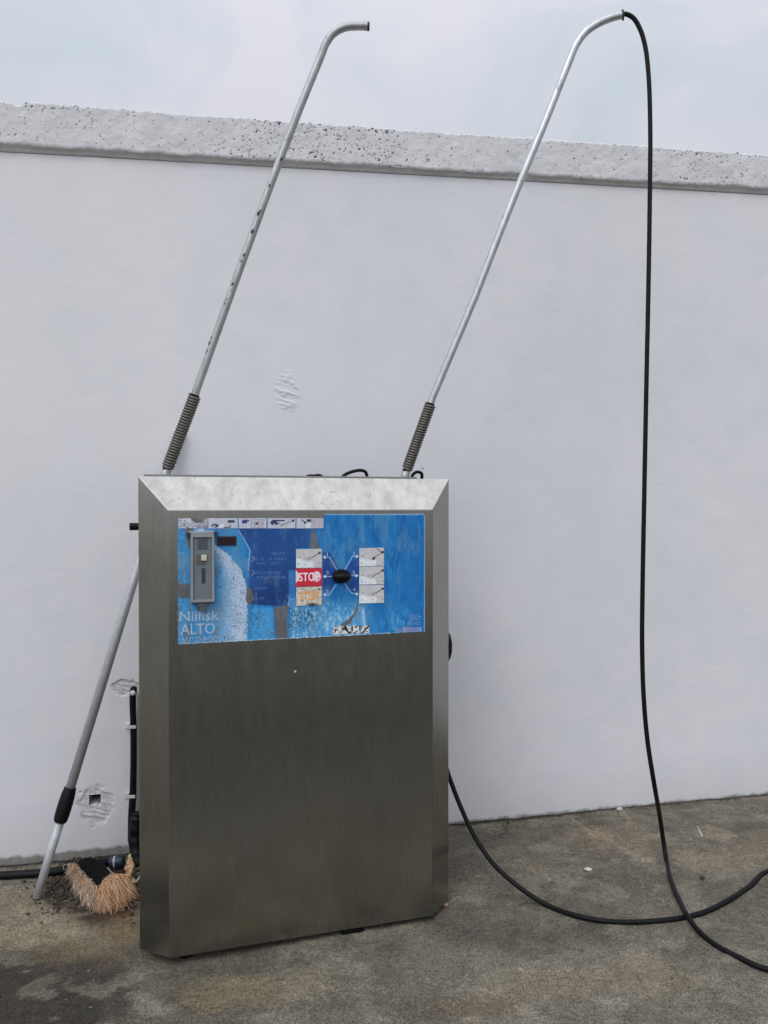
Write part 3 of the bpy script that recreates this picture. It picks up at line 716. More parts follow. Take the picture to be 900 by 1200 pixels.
GREY = np.array([176., 178, 188])
def paint_icon(i):
    def f(U, V):
        C = np.tile(GREY, (U.size, 1)); D = (44, 52, 84)
        if i == 0:
            w = sst(.46, .56, fbm(U * .8, V * .8, 401, 3)); C = mixc(C, (112, 116, 128), w * .9); C = mixc(C, (206, 212, 222), sst(.58, .66, fbm(U * .7, V * .7, 403, 3)) * .8 * (U < 226))
            for k_ in range(3): C = mixc(C, (120, 122, 140), seg_m(U, V, 226, 609 + 4 * k_, 242, 609 + 4 * k_, .7) * .7)
        if i == 1:
            C = mixc(C, (52, 60, 92), disc_m(U, V, 252, 616, 4.2, 2.2)); C = mixc(C, (160, 176, 200), disc_m(U, V, 251, 616.4, 1.5, 1.0)); C = mixc(C, (60, 60, 84), rect_m(U, V, 267, 609.5, 275, 612.6))
            C = mixc(C, D, np.maximum(seg_m(U, V, 263, 618, 269, 618, 1), seg_m(U, V, 269, 618, 270, 615.5, 1))); C = mixc(C, (205, 216, 230), disc_m(U, V, 260, 616, 3, 2.5) * .8)
        if i == 2:
            C = mixc(C, (40, 62, 120), disc_m(U, V, 286.5, 611.5, 3.4, 2.2)); C = mixc(C, (60, 70, 110), rect_m(U, V, 286, 609, 292, 611))
            for k_ in range(4): C = mixc(C, (132, 136, 152), seg_m(U, V, 294, 609 + 3 * k_, 308, 609 + 3 * k_, .7))
            for k_ in range(4): C = mixc(C, (132, 136, 152), seg_m(U, V, 294 + 4.6 * k_, 609, 294 + 4.6 * k_, 618, .7))
            C = mixc(C, (110, 60, 80), disc_m(U, V, 301, 613.5, 1.6))
        if i == 3:
            C = mixc(C, D, disc_m(U, V, 321, 612.5, 4, 3)); C = mixc(C, D, seg_m(U, V, 320, 610, 333, 610, 1.5)); C = mixc(C, D, seg_m(U, V, 322, 615, 327, 613, 1.2))
            C = mixc(C, (160, 170, 190), disc_m(U, V, 321.5, 614.5, 1.2)); C = mixc(C, (90, 92, 110), seg_m(U, V, 328, 616, 343, 610.3, .8)); C = mixc(C, (30, 32, 50), disc_m(U, V, 343.5, 610, 1.5))
        if i == 4:
            C = mixc(C, (40, 42, 60), np.maximum(seg_m(U, V, 354, 609, 358, 613, .9), disc_m(U, V, 357.5, 612.5, 1.4))); C = mixc(C, (50, 54, 80), rect_m(U, V, 359.5, 608.5, 365, 611.5)); C = mixc(C, (196, 208, 214), rect_m(U, V, 359, 613, 364, 619)); C = mixc(C, (160, 158, 164), rect_m(U, V, 364, 607, 379, 620) * .6)
        keep = None
        if i == 0: keep = 1 - (poly_m(U, V, [(224, 605), (246, 605), (240, 608), (238, 612), (229, 613), (225, 609)], 2) > .5)
        return grime_(U, V, C, .7, i), keep
    return f
for i, (a, b) in enumerate(((209, 243.2), (244.2, 278.6), (279.8, 312.4), (313.6, 346.2), (347.4, 379))):
    film('pictogram', a, (607.3, 607.2), b, (619.2, 619.0), 3.2, paint_icon(i), -.0019, panel)
def paint_plate(kind):
    def f(U, V):
        C = np.tile(np.array([178., 177, 177]), (U.size, 1)); D = (44, 44, 50)
        if kind == 'stop':
            C = np.tile(np.array([186., 44, 58]), (U.size, 1)); C = mixc(C, (160, 34, 52), sst(.5, .7, fbm(U * .3, V * .3, 421, 3)) * .6)
            C = mixc(C, (222, 200, 206), poly_m(U, V, [(346, 667), (350.5, 672), (352, 676), (349, 681), (346, 684)], 1.5) * .95)
            C = mixc(C, (214, 186, 194), disc_m(U, V, 371, 675.5, 5.3, 6.2) * (.72 + .28 * sst(.4, .6, fbm(U * .9, V * .9, 425, 3))))
            C = mixc(C, (196, 120, 132), disc_m(U, V, 371, 675.5, 3.2, 3.8) * .4)
        elif kind == 'stop2':
            C = np.tile(np.array([186., 178, 162]), (U.size, 1)); C = mixc(C, (150, 146, 140), sst(.5, .66, fbm(U * .5, V * .5, 431, 3)) * .8); C = mixc(C, (208, 206, 196), sst(.56, .66, fbm(U * .4, V * .4, 433, 3)) * .7)
            C = mixc(C, D, disc_m(U, V, 374, 690.5, 1.1)); C = mixc(C, (110, 106, 100), seg_m(U, V, 362, 694, 373, 690.8, .7)); C = mixc(C, (24, 26, 28), np.exp(-(((U - 366) / 6) ** 2 + ((V - 709) / 2.4) ** 2)) * .9)
        else:
            x0_, y0_, wet = kind
            C = mixc(C, (202, 212, 216), (1 - sst(.0, 2.5, (y0_ + 10 + (U - x0_) * .28) - V + 0)) * 0 + sst(0, 1.5, V - (y0_ + 11.5 + (U - x0_ - 4) * .30 + 2 * (fbm(U * .4, V * .2, 441, 2) - .5))) * (U < x0_ + 20) * .8)
            C = mixc(C, D, disc_m(U, V, x0_ + 27.5, y0_ + 5, 1.5)); C = mixc(C, (88, 84, 88), seg_m(U, V, x0_ + 15, y0_ + 12.5, x0_ + 27, y0_ + 5.4, .9))
            if wet == 2: C = mixc(C, D, np.maximum(disc_m(U, V, x0_ + 17, y0_ + 12.5, 1.7, 1.4), seg_m(U, V, x0_ + 21, y0_ + 1, x0_ + 27, y0_ + 6, .8)))
            else:
                C = mixc(C, (128, 124, 128), np.maximum(seg_m(U, V, x0_ + 10, y0_ + 12, x0_ + 17, y0_ + 9, .7), seg_m(U, V, x0_ + 14, y0_ + 13, x0_ + 20, y0_ + 9, .7)))
            if wet == 3:
                for c_ in ((x0_ + 5, y0_ + 16, 4, 3.5), (x0_ + 15, y0_ + 17, 6, 3)): C = mixc(C, (212, 216, 216), disc_m(U, V, *c_) * .8)
                C = mixc(C, (170, 172, 174), disc_m(U, V, x0_ + 15, y0_ + 17, 3.4, 1.6))
            for (dx, dy) in ((3, 18), (27.5, 17), (4, 10)): C = mixc(C, (70, 66, 66), disc_m(U, V, x0_ + dx, y0_ + dy, .7) * .8)
            C = mixc(C, (214, 222, 226), disc_m(U, V, x0_ + 16, y0_ + 16.5, 5, 2.2) * sst(.4, .55, fbm(U * .6, V * .6, 447, 3)) * .6)
        return grime_(U, V, C, .2 if kind == 'stop' else .5, 7), None
    return f
plates = (('c', 347, 377, (643.5, 643.0), (665.6, 665.2), (347, 643, 1)), ('s', 346.6, 377.3, (666.2, 665.8), (687.6, 686.6), 'stop'), ('t', 347, 377, (688.2, 687.2), (710.0, 709.0), 'stop2'),
          ('c', 421, 450, (642.4, 641.8), (663.6, 662.8), (421, 642, 2)), ('c', 421, 450, (664.2, 663.4), (685.2, 684.4), (421, 663.5, 1)), ('c', 421, 450, (685.9, 685.1), (707.2, 706.4), (421, 685, 3)))
PL = {}
for (t_, a, b, v0, v1, kd) in plates:
    PL[kd if isinstance(kd, str) else (a, v0[0])] = film('selector_plate', a, v0, b, v1, 3.2, paint_plate(kd), -.0026, panel)
def paint_small(i):
    def f(U, V):
        C = np.tile(np.array([198., 198, 194]), (U.size, 1)); w = fbm(U * .55 + i * 9, V * .55, 461 + i, 3)
        C = mixc(C, (34, 36, 40), sst(.52, .60, w) * .95)
        if i == 3: C = mixc(C, (30, 30, 34), seg_m(U, V, 425, 741, 432, 734, 1.6))
        if i == 1: C = mixc(C, (30, 30, 34), np.maximum(seg_m(U, V, 403, 736, 410, 742, 1.8), disc_m(U, V, 405, 737, 1.8)))
        return C, None
    return f
for i, a in enumerate((390.5, 401.5, 412, 423)):
    film('warning_pictogram', a, (733.8 - i * .2, 733.6 - i * .2), a + 9.8, (743.6 - i * .5, 743.1 - i * .5), 3.0, paint_small(i), -.0019, panel)

# ---- lettering: font outlines laid on the film
DG = None
def lettering(name, text, u0, v0, u1, v1, mat, y, parent, bold=0.0, skew=0.0):
    cu = bpy.data.curves.new('lettering_curve', 'FONT'); cu.body = text; cu.offset = bold; cu.resolution_u = 4
    ob = bpy.data.objects.new('lettering_curve', cu); COL.objects.link(ob)
    dg = bpy.context.evaluated_depsgraph_get(); me = bpy.data.meshes.new_from_object(ob.evaluated_get(dg))
    bpy.data.objects.remove(ob); bpy.data.curves.remove(cu)
    c = np.array([vt.co[:] for vt in me.vertices]); lo, hi = c.min(0), c.max(0)
    for vt in me.vertices:
        a = (vt.co.x - lo[0]) / (hi[0] - lo[0]); b = (vt.co.y - lo[1]) / (hi[1] - lo[1])
        vb = v1 - (a * (u1 - u0)) * (V_SL(v1)); vtp = v0 - (a * (u1 - u0)) * (V_SL(v0))
        x, z = ml(u0 + a * (u1 - u0), vb + (vtp - vb) * b, y); vt.co = Vector((x, y, z))
    me.name = name
    return link(name, me, MAT[mat], parent)
def V_SL(v): return (v - 590) / 3300.0
lettering('lettering', 'Nilfisk', 210.5, 716.5, 257, 728.5, 'ink_grey', -.0016, panel, .009)
lettering('lettering', 'ALTO', 211.5, 731.5, 252, 744.2, 'ink_grey', -.0016, panel, .009)
lettering('lettering', 'AUTO BOOSTER', 212, 747.2, 275, 753.6, 'ink_grey_faint', -.0016, panel, .006)
lettering('lettering', 'STOP', 350.5, 671.3, 374.6, 681.3, 'ink_white', -.0032, PL['stop'], .008)
lettering('lettering', 'STOP', 351.5, 693.3, 373.6, 703.6, 'ink_orange', -.0032, PL['stop2'], .008)
lettering('lettering', 'SELF', 480.0, 720.4, 493.0, 726.4, 'ink_dim', -.0016, panel, .0)
lettering('lettering', 'SERVICE', 476.5, 729.0, 492.6, 733.0, 'ink_dim', -.0016, panel, .0)
for ch, u, v_ in (('1', 383, 647.5), ('0', 382.5, 669), ('5', 382, 691), ('2', 413.5, 646.5), ('3', 413, 669), ('4', 413.5, 689)):
    lettering('number', ch, u, v_, u + (1.2 if ch == '1' else 2.6), v_ + 4.2, 'ink_line', -.0016, panel, .005)

# ---- coin acceptor
def ring_box(name, u0, v0, u1, v1, w, y0, y1, mat, parent, bevel=.002):
    xa, zt = ml(u0, v0, y1); xb, zb = ml(u1, v1, y1)
    bm = bmesh.new()
    for r_ in ((xa, xb, zt - w, zt), (xa, xb, zb, zb + w), (xa, xa + w, zb + w, zt - w), (xb - w, xb, zb + w, zt - w)):
        bm_box(bm, r_[0], r_[1], y0, y1, r_[2], r_[3])
    bmesh.ops.remove_doubles(bm, verts=bm.verts, dist=1e-5)
    return from_bm(name, bm, MAT[mat], parent)
def front_box(name, u0, v0, u1, v1, y0, y1, mat, parent, bevel=.0015):
    xa, zt = ml(u0, v0, y1); xb, zb = ml(u1, v1, y1)
    return box(name, xa, xb, y1, y0, zb, zt, MAT[mat], parent, bevel)
coin = front_box('coin_acceptor', 223.2, 624.5, 251.6, 706.5, -.001, -.020, 'coin_box_grey', cab, .004)
ring_box('rim', 223.4, 627, 251.2, 705.0, .0065, -.020, -.0255, 'coin_box_rim', coin)
front_box('hinge', 220.5, 622.5, 253.0, 627.2, -.001, -.016, 'coin_box_rim', coin, .003)
front_box('window', 231.5, 629.8, 243.0, 643.5, -.0195, -.0215, 'coin_recess', coin, .0006)
front_box('button_recess', 230.0, 650.0, 241.0, 661.8, -.0195, -.0212, 'coin_brown', coin, .0006)
front_box('coin_button', 235.8, 650.4, 242.2, 657.0, -.0212, -.0262, 'cream_plastic', coin, .001)
front_box('coin_slot', 236.2, 665.8, 240.6, 683.5, -.0195, -.0214, 'dark_slot', coin, .0008)
front_box('latch', 232.4, 705.5, 242.0, 711.5, -.001, -.012, 'coin_box_grey', coin, .002)
xk, zk = ml(238, 713.0, -.01)
bm = bmesh.new(); bmesh.ops.create_cone(bm, cap_ends=True, segments=18, radius1=.011, radius2=.009, depth=.012, matrix=Matrix.Translation((xk, -.007, zk)) @ Matrix.Rotation(R(90), 4, 'X'))
from_bm('latch_screw', bm, MAT['coin_brown'], coin, bevel=.0015)
for (u, v_) in ((252.2, 625.0), (221.4, 626.0)):
    xk, zk = ml(u, v_, -.01)
    bm = bmesh.new(); bmesh.ops.create_cone(bm, cap_ends=True, segments=16, radius1=.0075, radius2=.0065, depth=.018, matrix=Matrix.Translation((xk, -.010, zk)) @ Matrix.Rotation(R(90), 4, 'X'))
    from_bm('hinge_pin', bm, MAT['dark_slot'] if u < 240 else MAT['coupling_blue'], coin, bevel=.0015)
# ---- display
disp = front_box('display', 255.2, 629.4, 276.2, 638.4, -.001, -.0042, 'display_red', cab, .0008)
ring_box('display_frame', 254.4, 628.6, 277.0, 639.2, .0022, -.001, -.0036, 'coupling_blue', disp)
# ---- selector knob: round skirt with a cross grip
xk, zk = ml(401.3, 675.8, -.02)
bm = bmesh.new()
bmesh.ops.create_cone(bm, cap_ends=True, segments=40, radius1=.0265, radius2=.0235, depth=.012, matrix=Matrix.Translation((xk, -.008, zk)) @ Matrix.Diagonal((1.12, 1, .86, 1)) @ Matrix.Rotation(R(90), 4, 'X'))
knob = from_bm('selector_knob', bm, MAT['black_plastic'], cab, bevel=.002)
bm = bmesh.new(); bmesh.ops.create_uvsphere(bm, u_segments=28, v_segments=16, radius=1.0)
for vt in bm.verts: vt.co = Vector((xk + vt.co.x * .031, -.013 - max(0, -vt.co.y) * .018, zk + vt.co.z * (.0085 + .006 * (1 - vt.co.x ** 2))))
from_bm('grip', bm, MAT['black_plastic'], knob, smooth=True)
# a small pale scratch plug on the lower front
xk, zk = ml(346, 787, -.001)
bm = bmesh.new(); bmesh.ops.create_cone(bm, cap_ends=True, segments=10, radius1=.0038, radius2=.003, depth=.003, matrix=Matrix.Translation((xk, -.0012, zk)) @ Matrix.Rotation(R(90), 4, 'X'))
from_bm('rivet', bm, MAT['band_white'], cab)

# ================================================================ HOSE BOOMS
def boom(label, px, depths, sp0, sp1, r, mat, cap, foot):
    """px: pixels from tip to base; depths likewise; sp0/sp1: spring ends as fractions along the straight part"""
    P3 = [at_depth(u, v_, d) for (u, v_), d in zip(px, depths)]
    base = at_depth(*foot); o = empty('hose_boom', base)
    tag(o, label, 'hose boom', 'swivelling hose booms behind the cabinet')
    A, B = at_depth(*sp0), at_depth(*sp1)          # upper and lower end of the spring
    path = catmull(P3[:-1], 14) + [P3[-1]]
    tube('pole', rel(path + [A], base), r, MAT[mat], o, 18, cap=False)
    # hollow inside of the open tip
    t = (P3[0] - path[2]).normalized()
    tube('end_ferrule', rel([P3[0] - t * .004, P3[0] + t * .003], base), r * 1.06, MAT[cap], o, 18)
    d = (B - A); L = d.length; dn = d.normalized(); nx = dn.orthogonal().normalized(); ny = dn.cross(nx)
    turns = int(L / .0098); n = turns * 12; R1 = r * 1.32
    hel = [A + dn * (L * i / n) + (nx * math.cos(2 * math.pi * i / 12) + ny * math.sin(2 * math.pi * i / 12)) * R1 - base for i in range(n + 1)]
    s = tube('spring', hel, .0047, MAT['spring_steel'], o, 7)
    tube('spring_core', rel([A - dn * .004, B + dn * .01], base), r * 1.12, MAT['matte_black'], o, 14)
    tube('socket', rel([B - dn * .012, base], base), r * 1.12, MAT['alu_worn'], o, 16)
    bm = bmesh.new(); c = base - base
    bm_box(bm, -.035, .035, -.006, .006, -.09, .01); bmesh.ops.rotate(bm, verts=bm.verts, cent=(0, 0, 0), matrix=Matrix.Rotation(MYAW, 3, 'Z')); 
    bmesh.ops.translate(bm, verts=bm.verts, vec=M_Y * (-.008))
    from_bm('mounting_plate', bm, MAT['steel_dark'], o, bevel=.003)
    return o, P3
yl = (m_world(.0, DB + .03, 0)).y
# depth of the rear plate behind a given column of the picture
def back_depth(u, off=.035): 
    p = on_plane(u, 590, M_O + M_Y * (DB + off), M_Y); return p.y
dl, dr = back_depth(195), back_depth(475)
b1, _ = boom('bare aluminium boom with open tip and worn patches, no hose, at the cabinet left end',
     [(432, 31), (420, 30.5), (404, 32), (391, 39), (382, 51), (376, 66), (350, 130), (318, 214), (272, 340), (230, 458)],
     [dl + .02] * 6 + [dl + .015, dl + .01, dl + .005, dl], (228.5, 464, dl), (196.5, 548, dl), .0136, 'alu_worn', 'dark_slot', (188, 572, dl))
b2, T2 = boom('shiny aluminium boom carrying the black hose from its bent tip, at the cabinet right end',
     [(729, 17.5), (716, 21), (700, 28), (686, 38), (675, 53), (667, 72), (640, 140), (600, 237), (556, 350), (507, 466)],
     [dr - .09] * 5 + [dr - .088, dr - .075, dr - .055, dr - .03, dr], (504.5, 474, dr), (477, 550, dr), .0138, 'alu_clean', 'dark_slot', (470, 572, dr))
tp = T2[0] - at_depth(470, 572, dr)
tube('clip', [tp + Vector((.004, 0, -.02)), tp + Vector((.003, 0, .019))], .0035, MAT['dark_slot'], b2, 8)

rgf = random.Random(4); o1 = b1.location
for (u, v_) in ((316, 217), (305, 247), (303, 250), (296, 271), (286, 299), (283, 306), (273, 333), (271, 340), (266, 351), (264, 356), (248, 396), (246, 402), (243, 412), (330, 186)):
    p = at_depth(u - .2, v_, dl - .006) - o1; bm = bmesh.new(); bmesh.ops.create_icosphere(bm, subdivisions=1, radius=rgf.uniform(.004, .0072))
    for vt in bm.verts: vt.co = Matrix.Rotation(.38, 3, 'Y') @ Vector((vt.co.x * .75, vt.co.y * .8, vt.co.z * rgf.uniform(1.0, 2.2))) + p
    from_bm('peeling_flake', bm, MAT['flake'], b1)
# ================================================================ HOSE
HR = .0083
dt = T2[0].y
hang = [((724, 18.5), dt), ((733, 16.5), dt), ((742, 21), dt), ((750, 34), dt), ((756, 54), dt - .002), ((760, 88), dt - .006), ((762, 150), dt - .012), ((761.5, 230), dt - .02), ((760, 330), dt - .03), ((757.5, 450), dt - .045), ((755, 580), dt - .06), ((753, 690), dt - .07), ((752.5, 760), dt - .08), ((754.5, 820), dt - .085), ((759, 870), dt - .09), ((766, 915), dt - .095)]
hp = [at_depth(u, v_, d) for (u, v_), d in hang]
last = hp[-1]
for (u, v_, h_) in ((774, 962, .05), (780, 1003, .0), (787, 1034, .0), (796, 1055, .006), (806, 1074, .0175), (818, 1090, .005), (838, 1107, 0), (866, 1122, 0), (900, 1136, 0)):
    hp.append(at_ground(u, v_, HR * .95 + h_) if h_ != .05 else (at_ground(u, v_, 0) * .35 + at_depth(u, v_, last.y) * .65))
for (x, y) in ((1.42, 2.13), (1.75, 2.13), (2.02, 2.27), (2.08, 2.52), (1.92, 2.74), (1.66, 2.82)):
    hp.append(Vector((x, y, float(ground_z(x)) + HR * .95)))
for (u, v_) in ((900, 1021), (878, 1039), (850, 1057), (822, 1070), (790, 1077), (745, 1080.5), (710, 1079.5), (675, 1073), (640, 1060)):
    hp.append(at_ground(u, v_, HR * .95))
g1 = hp[-1]; hd = m_world(WD + WC - .02, .30, 0).y
for (u, v_, w_) in ((605, 1037, .12), (578, 1012, .35), (555, 978, .62), (538, 941, .85), (526, 909, 1.0), (520, 890, 1.1)):
    gd = at_ground(605, 1040, HR).y if w_ < .2 else None
    hp.append(at_depth(u, v_, g1.y * (1 - w_) + hd * w_ + .03 * (1 - w_)))
hose = tube('hose', catmull(hp, 9), HR, MAT['black_rubber'], None, 14)
tag(hose, 'long black rubber wash hose hanging from the right boom and crossing itself on the concrete', 'hose')

# ================================================================ POLE LEANING BEHIND THE CABINET
f0 = at_ground(43, 1052, .006)
up_ = at_depth(160, 670, 2.93)
dr_ = (up_ - f0).normalized()
tt = 0
while (f0 + dr_ * tt - W_O).dot(W_N) > .020 and tt < 3: tt += .005
topp = f0 + dr_ * tt
fr = lambda v_: (1052 - v_) / (1052 - 670.)
def along(u, v_):
    r_ = ray(u, v_); best = min((abs((f0 + dr_ * (i * .002) - Vector((0, 0, CAM_H))).normalized().dot(r_.normalized()) - 1), i * .002) for i in range(1000)); return f0 + dr_ * best[1]
j0, j1 = along(68, 962), along(82, 927)
pole = empty('telescopic_pole', f0)
tag(pole, 'grey telescopic pole with black joint, leaning behind the left side of the cabinet', 'pole')
tube('upper_tube', rel([j1 - dr_ * .02, topp], f0), .0168, MAT['alu_pole'], pole, 20)
tube('lower_tube', rel([f0, j0 + dr_ * .02], f0), lambda t: .0142 + .002 * t, MAT['alu_pole'], pole, 18)
jm = j0 * .62 + j1 * .38
bm = bmesh.new(); bm_tube(bm, catmull(rel([j0 - dr_ * .004, j0 + dr_ * .004, jm, j1 - dr_ * .01, j1 + dr_ * .012], f0), 4), lambda t: .0235 - .0025 * math.cos(t * 6.0) if t > .06 else .019, 20)
from_bm('clamp_joint', bm, MAT['black_plastic'], pole)

# ================================================================ PIPES AND BITS BY THE WALL
# vertical corrugated conduit clipped to the wall
def corr(pts, r, per=.008, amp=.10):
    P = catmull(pts, 24); L = sum((a - b).length for a, b in zip(P, P[1:])); m = max(8, int(L / (per / 4)))
    # resample evenly
    acc = [0]; 
    for a, b in zip(P, P[1:]): acc.append(acc[-1] + (a - b).length)
    out = []
    for i in range(m + 1):
        s_ = L * i / m; j = min(max(0, next((k_ for k_ in range(1, len(acc)) if acc[k_] >= s_), len(acc) - 1) - 1), len(P) - 2)
        w_ = (s_ - acc[j]) / max(1e-9, acc[j + 1] - acc[j]); out.append(P[j].lerp(P[j + 1], w_))
    return out, (lambda t: r * (1 + amp * math.sin(2 * math.pi * t * L / per)))
cb_ = at_wall(156, 958, .02); con = empty('wall_conduit', cb_)
tag(con, 'black corrugated conduit clipped to the wall beside the cabinet, entering a chipped hole', 'conduit')
pts, rf = corr(rel([at_wall(157.5, 806, -.03), at_wall(156.5, 809, .004), at_wall(155.6, 816, .014), at_wall(156.3, 845, .013), at_wall(156.6, 890, .013), at_wall(155.6, 930, .014), at_wall(154, 955, .018), at_wall(153.5, 985, .022)], cb_), .0125)
tube('conduit', pts, rf, MAT['corrugated_black'], con, 12)
tube('grey_cable', catmull(rel([at_wall(159.5, 806, -.02), at_wall(160.3, 815, .012), at_wall(160.8, 860, .010), at_wall(161, 910, .010), at_wall(160.5, 975, .012)], cb_), 8), .0042, MAT['alu_pole'], con, 8)
for (u, v_) in ((155.5, 850), (154.5, 931)):
    p = at_wall(u, v_, 0); bm = bmesh.new()
    bm_box(bm, -.026, -.008, -.012, .001, -.009, .010); bm_box(bm, -.010, .016, -.0275, -.0245, -.006, .007); bm_box(bm, -.0135, -.0100, -.0265, .0, -.006, .007)
    bmesh.ops.rotate(bm, verts=bm.verts, cent=(0, 0, 0), matrix=Matrix.Rotation(WYAW, 3, 'Z')); bmesh.ops.translate(bm, verts=bm.verts, vec=p - cb_)
    from_bm('clip', bm, MAT['pale_plastic'], con, bevel=.0012)
p = at_wall(157, 812, .008) - cb_
bm = bmesh.new(); bmesh.ops.create_icosphere(bm, subdivisions=2, radius=.011)
for vt in bm.verts: vt.co = vt.co * (1 + .3 * (vnoise(np.array([vt.co.x * 200]), np.array([vt.co.z * 200 + vt.co.y * 90]), 5)[0] - .5)) + p + W_N * .012 + Vector((-.002, 0, .002))
from_bm('sealant', bm, MAT['pale_plastic'], con, smooth=True)
# thicker black sleeve going down to the ground beside the cabinet
sb = at_ground(161, 1022, 0.0); 
slv = tube('pipe_sleeve', catmull([at_wall(162, 952, .05), at_wall(160, 962, .055), at_wall(159, 985, .06), at_wall(161, 1008, .09), at_wall(164, 1016, .12)], 8), lambda t: .020 + .006 * math.sin(t * 3.1) + .002 * math.sin(t * 40), MAT['black_plastic'], None, 14)
tag(slv, 'thick black pipe sleeve standing in the corner against the cabinet back', 'pipe')
# pipe along the foot of the wall
def wl_pt(u, v_, h_): 
    p = at_ground(u, v_, h_); return p
gp0 = at_ground(70, 1022, .014)
gp = empty('ground_pipe', gp0)
tag(gp, 'black pipe with blue coupling lying along the foot of the wall', 'pipe')
path = [Vector((-2.6, 2.71, .012 + float(ground_z(-2.6)))), Vector((-2.0, 2.815, .012 + float(ground_z(-2.0))))] + [at_ground(u, v_, .014) for (u, v_) in ((-20, 1027), (20, 1025), (60, 1022), (100, 1015), (132, 1009))]
tube('pipe', catmull(rel(path, gp0), 8), .0150, MAT['black_plastic'], gp, 14)
ca, cb2 = at_ground(129, 1011, .03), at_ground(145, 1009, .034)
tube('coupling', rel([ca, ca.lerp(cb2, .05), ca.lerp(cb2, .95), cb2], gp0), lambda t: .0215 if .01 < t < .99 else .018, MAT['coupling_blue'], gp, 18)
cw = ca.lerp(cb2, .32); tube('band', rel([cw, cw + (cb2 - ca).normalized() * .006], gp0), .0222, MAT['band_white'], gp, 18)

# broom head ---------------------------------------------------------------
bb = at_ground(112, 1034, 0.0)
broom = empty('broom_head', bb)
tag(broom, 'worn broom head with orange bristles splayed round a black block on the ground', 'broom head')
H = lambda u, v_, h_: at_ground(u, v_, 0) + Vector((0, 0, h_)) if False else at_ground(u, v_, h_)
bm = bmesh.new()
topP = [H(88, 1013, .030), H(100, 1004, .045), H(118, 1007, .055), H(129, 1019, .062), H(127, 1030, .062), H(119, 1046, .045), H(112, 1046, .040), H(100, 1030, .034)]
lowP = [p + (bb - p) * .05 for p in topP]
tv = [bm.verts.new(p - bb) for p in topP]; lv = [bm.verts.new(Vector((p.x - bb.x, p.y - bb.y, .004))) for p in lowP]
cen = sum(((p - bb) for p in topP), Vector()) / 8; cv = bm.verts.new(Vector((cen.x, cen.y, .020)))
for i in range(8):
    j = (i + 1) % 8; bm.faces.new((tv[i], tv[j], cv)); bm.faces.new((lv[j], lv[i], tv[i])); bm.faces.new((lv[j], tv[i], tv[j]))
bm.faces.new(lv[::-1]); bmesh.ops.recalc_face_normals(bm, faces=bm.faces)
from_bm('block', bm, MAT['matte_black'], broom, bevel=.004)
def bristles(paths_b, paths_t, n, r, cols, seed, zlift):
    rg = random.Random(seed); bm = bmesh.new(); lay = bm.verts.layers.float_color.new('tint')
    Bc, Tc = catmull(paths_b, 20), catmull(paths_t, 20)
    for i in range(n):
        s_ = rg.random(); 
        b = Bc[min(len(Bc) - 1, int(s_ * len(Bc)))].copy(); t = Tc[min(len(Tc) - 1, max(0, int((s_ + rg.gauss(0, .085)) * len(Tc))))].copy()
        dj = .004
        b += Vector((rg.gauss(0, dj), rg.gauss(0, dj), rg.gauss(0, .007))); t = b + (t - b) * rg.uniform(.5, 1.0) + Vector((rg.gauss(0, .013), rg.gauss(0, .011), rg.uniform(-.014, .022)))
        t.z = max(t.z, float(ground_z(t.x)) + .003)
        m_ = b.lerp(t, .55) + Vector((rg.gauss(0, .008), rg.gauss(0, .007), zlift * rg.uniform(.3, 1.2)))
        k0 = len(bm.verts); bm_tube(bm, rel(catmull([b, m_, t], 3), bb), lambda q_: r * (1 - .55 * q_), 4, False)
        bm.verts.ensure_lookup_table(); c = cols[rg.randrange(len(cols))]; w_ = rg.uniform(.75, 1.15)
        dirty = rg.random() < .13
        for vt in bm.verts[k0:]: vt[lay] = (c[0] * w_, c[1] * w_, c[2] * w_, 1) if not dirty else (.10, .075, .05, 1)
    return from_bm('bristles', bm, MAT['bristle'], broom)
pinks = [(.62, .45, .33), (.56, .38, .26), (.70, .56, .44), (.62, .41, .27), (.36, .23, .15), (.68, .54, .40)]
oran = [(.68, .34, .14), (.70, .43, .24), (.64, .30, .12), (.72, .54, .38), (.46, .22, .10), (.72, .58, .44)]
bristles([H(87, 1016, .022), H(95, 1026, .026), H(105, 1037, .03), H(114, 1046, .035), H(120, 1046, .035)],
         [H(81, 1024, .012), H(92, 1043, .012), H(101, 1058, .012), H(113, 1066, .012), H(121, 1067, .012)], 1700, .0009, pinks, 3, .008)
bristles([H(119, 1047, .035), H(121, 1040, .045), H(125, 1034, .052), H(130, 1031, .052), H(136, 1031, .045)],
         [H(120, 1067, .01), H(131, 1067, .012), H(144, 1063, .014), H(153, 1055, .016), H(153, 1044, .022)], 2800, .0009, oran, 5, .018)
bristles([H(124, 1046, .02), H(132, 1043, .02), H(142, 1041, .02)], [H(124, 1067, .008), H(140, 1066, .008), H(152, 1056, .008)], 900, .0009, pinks, 8, .006)
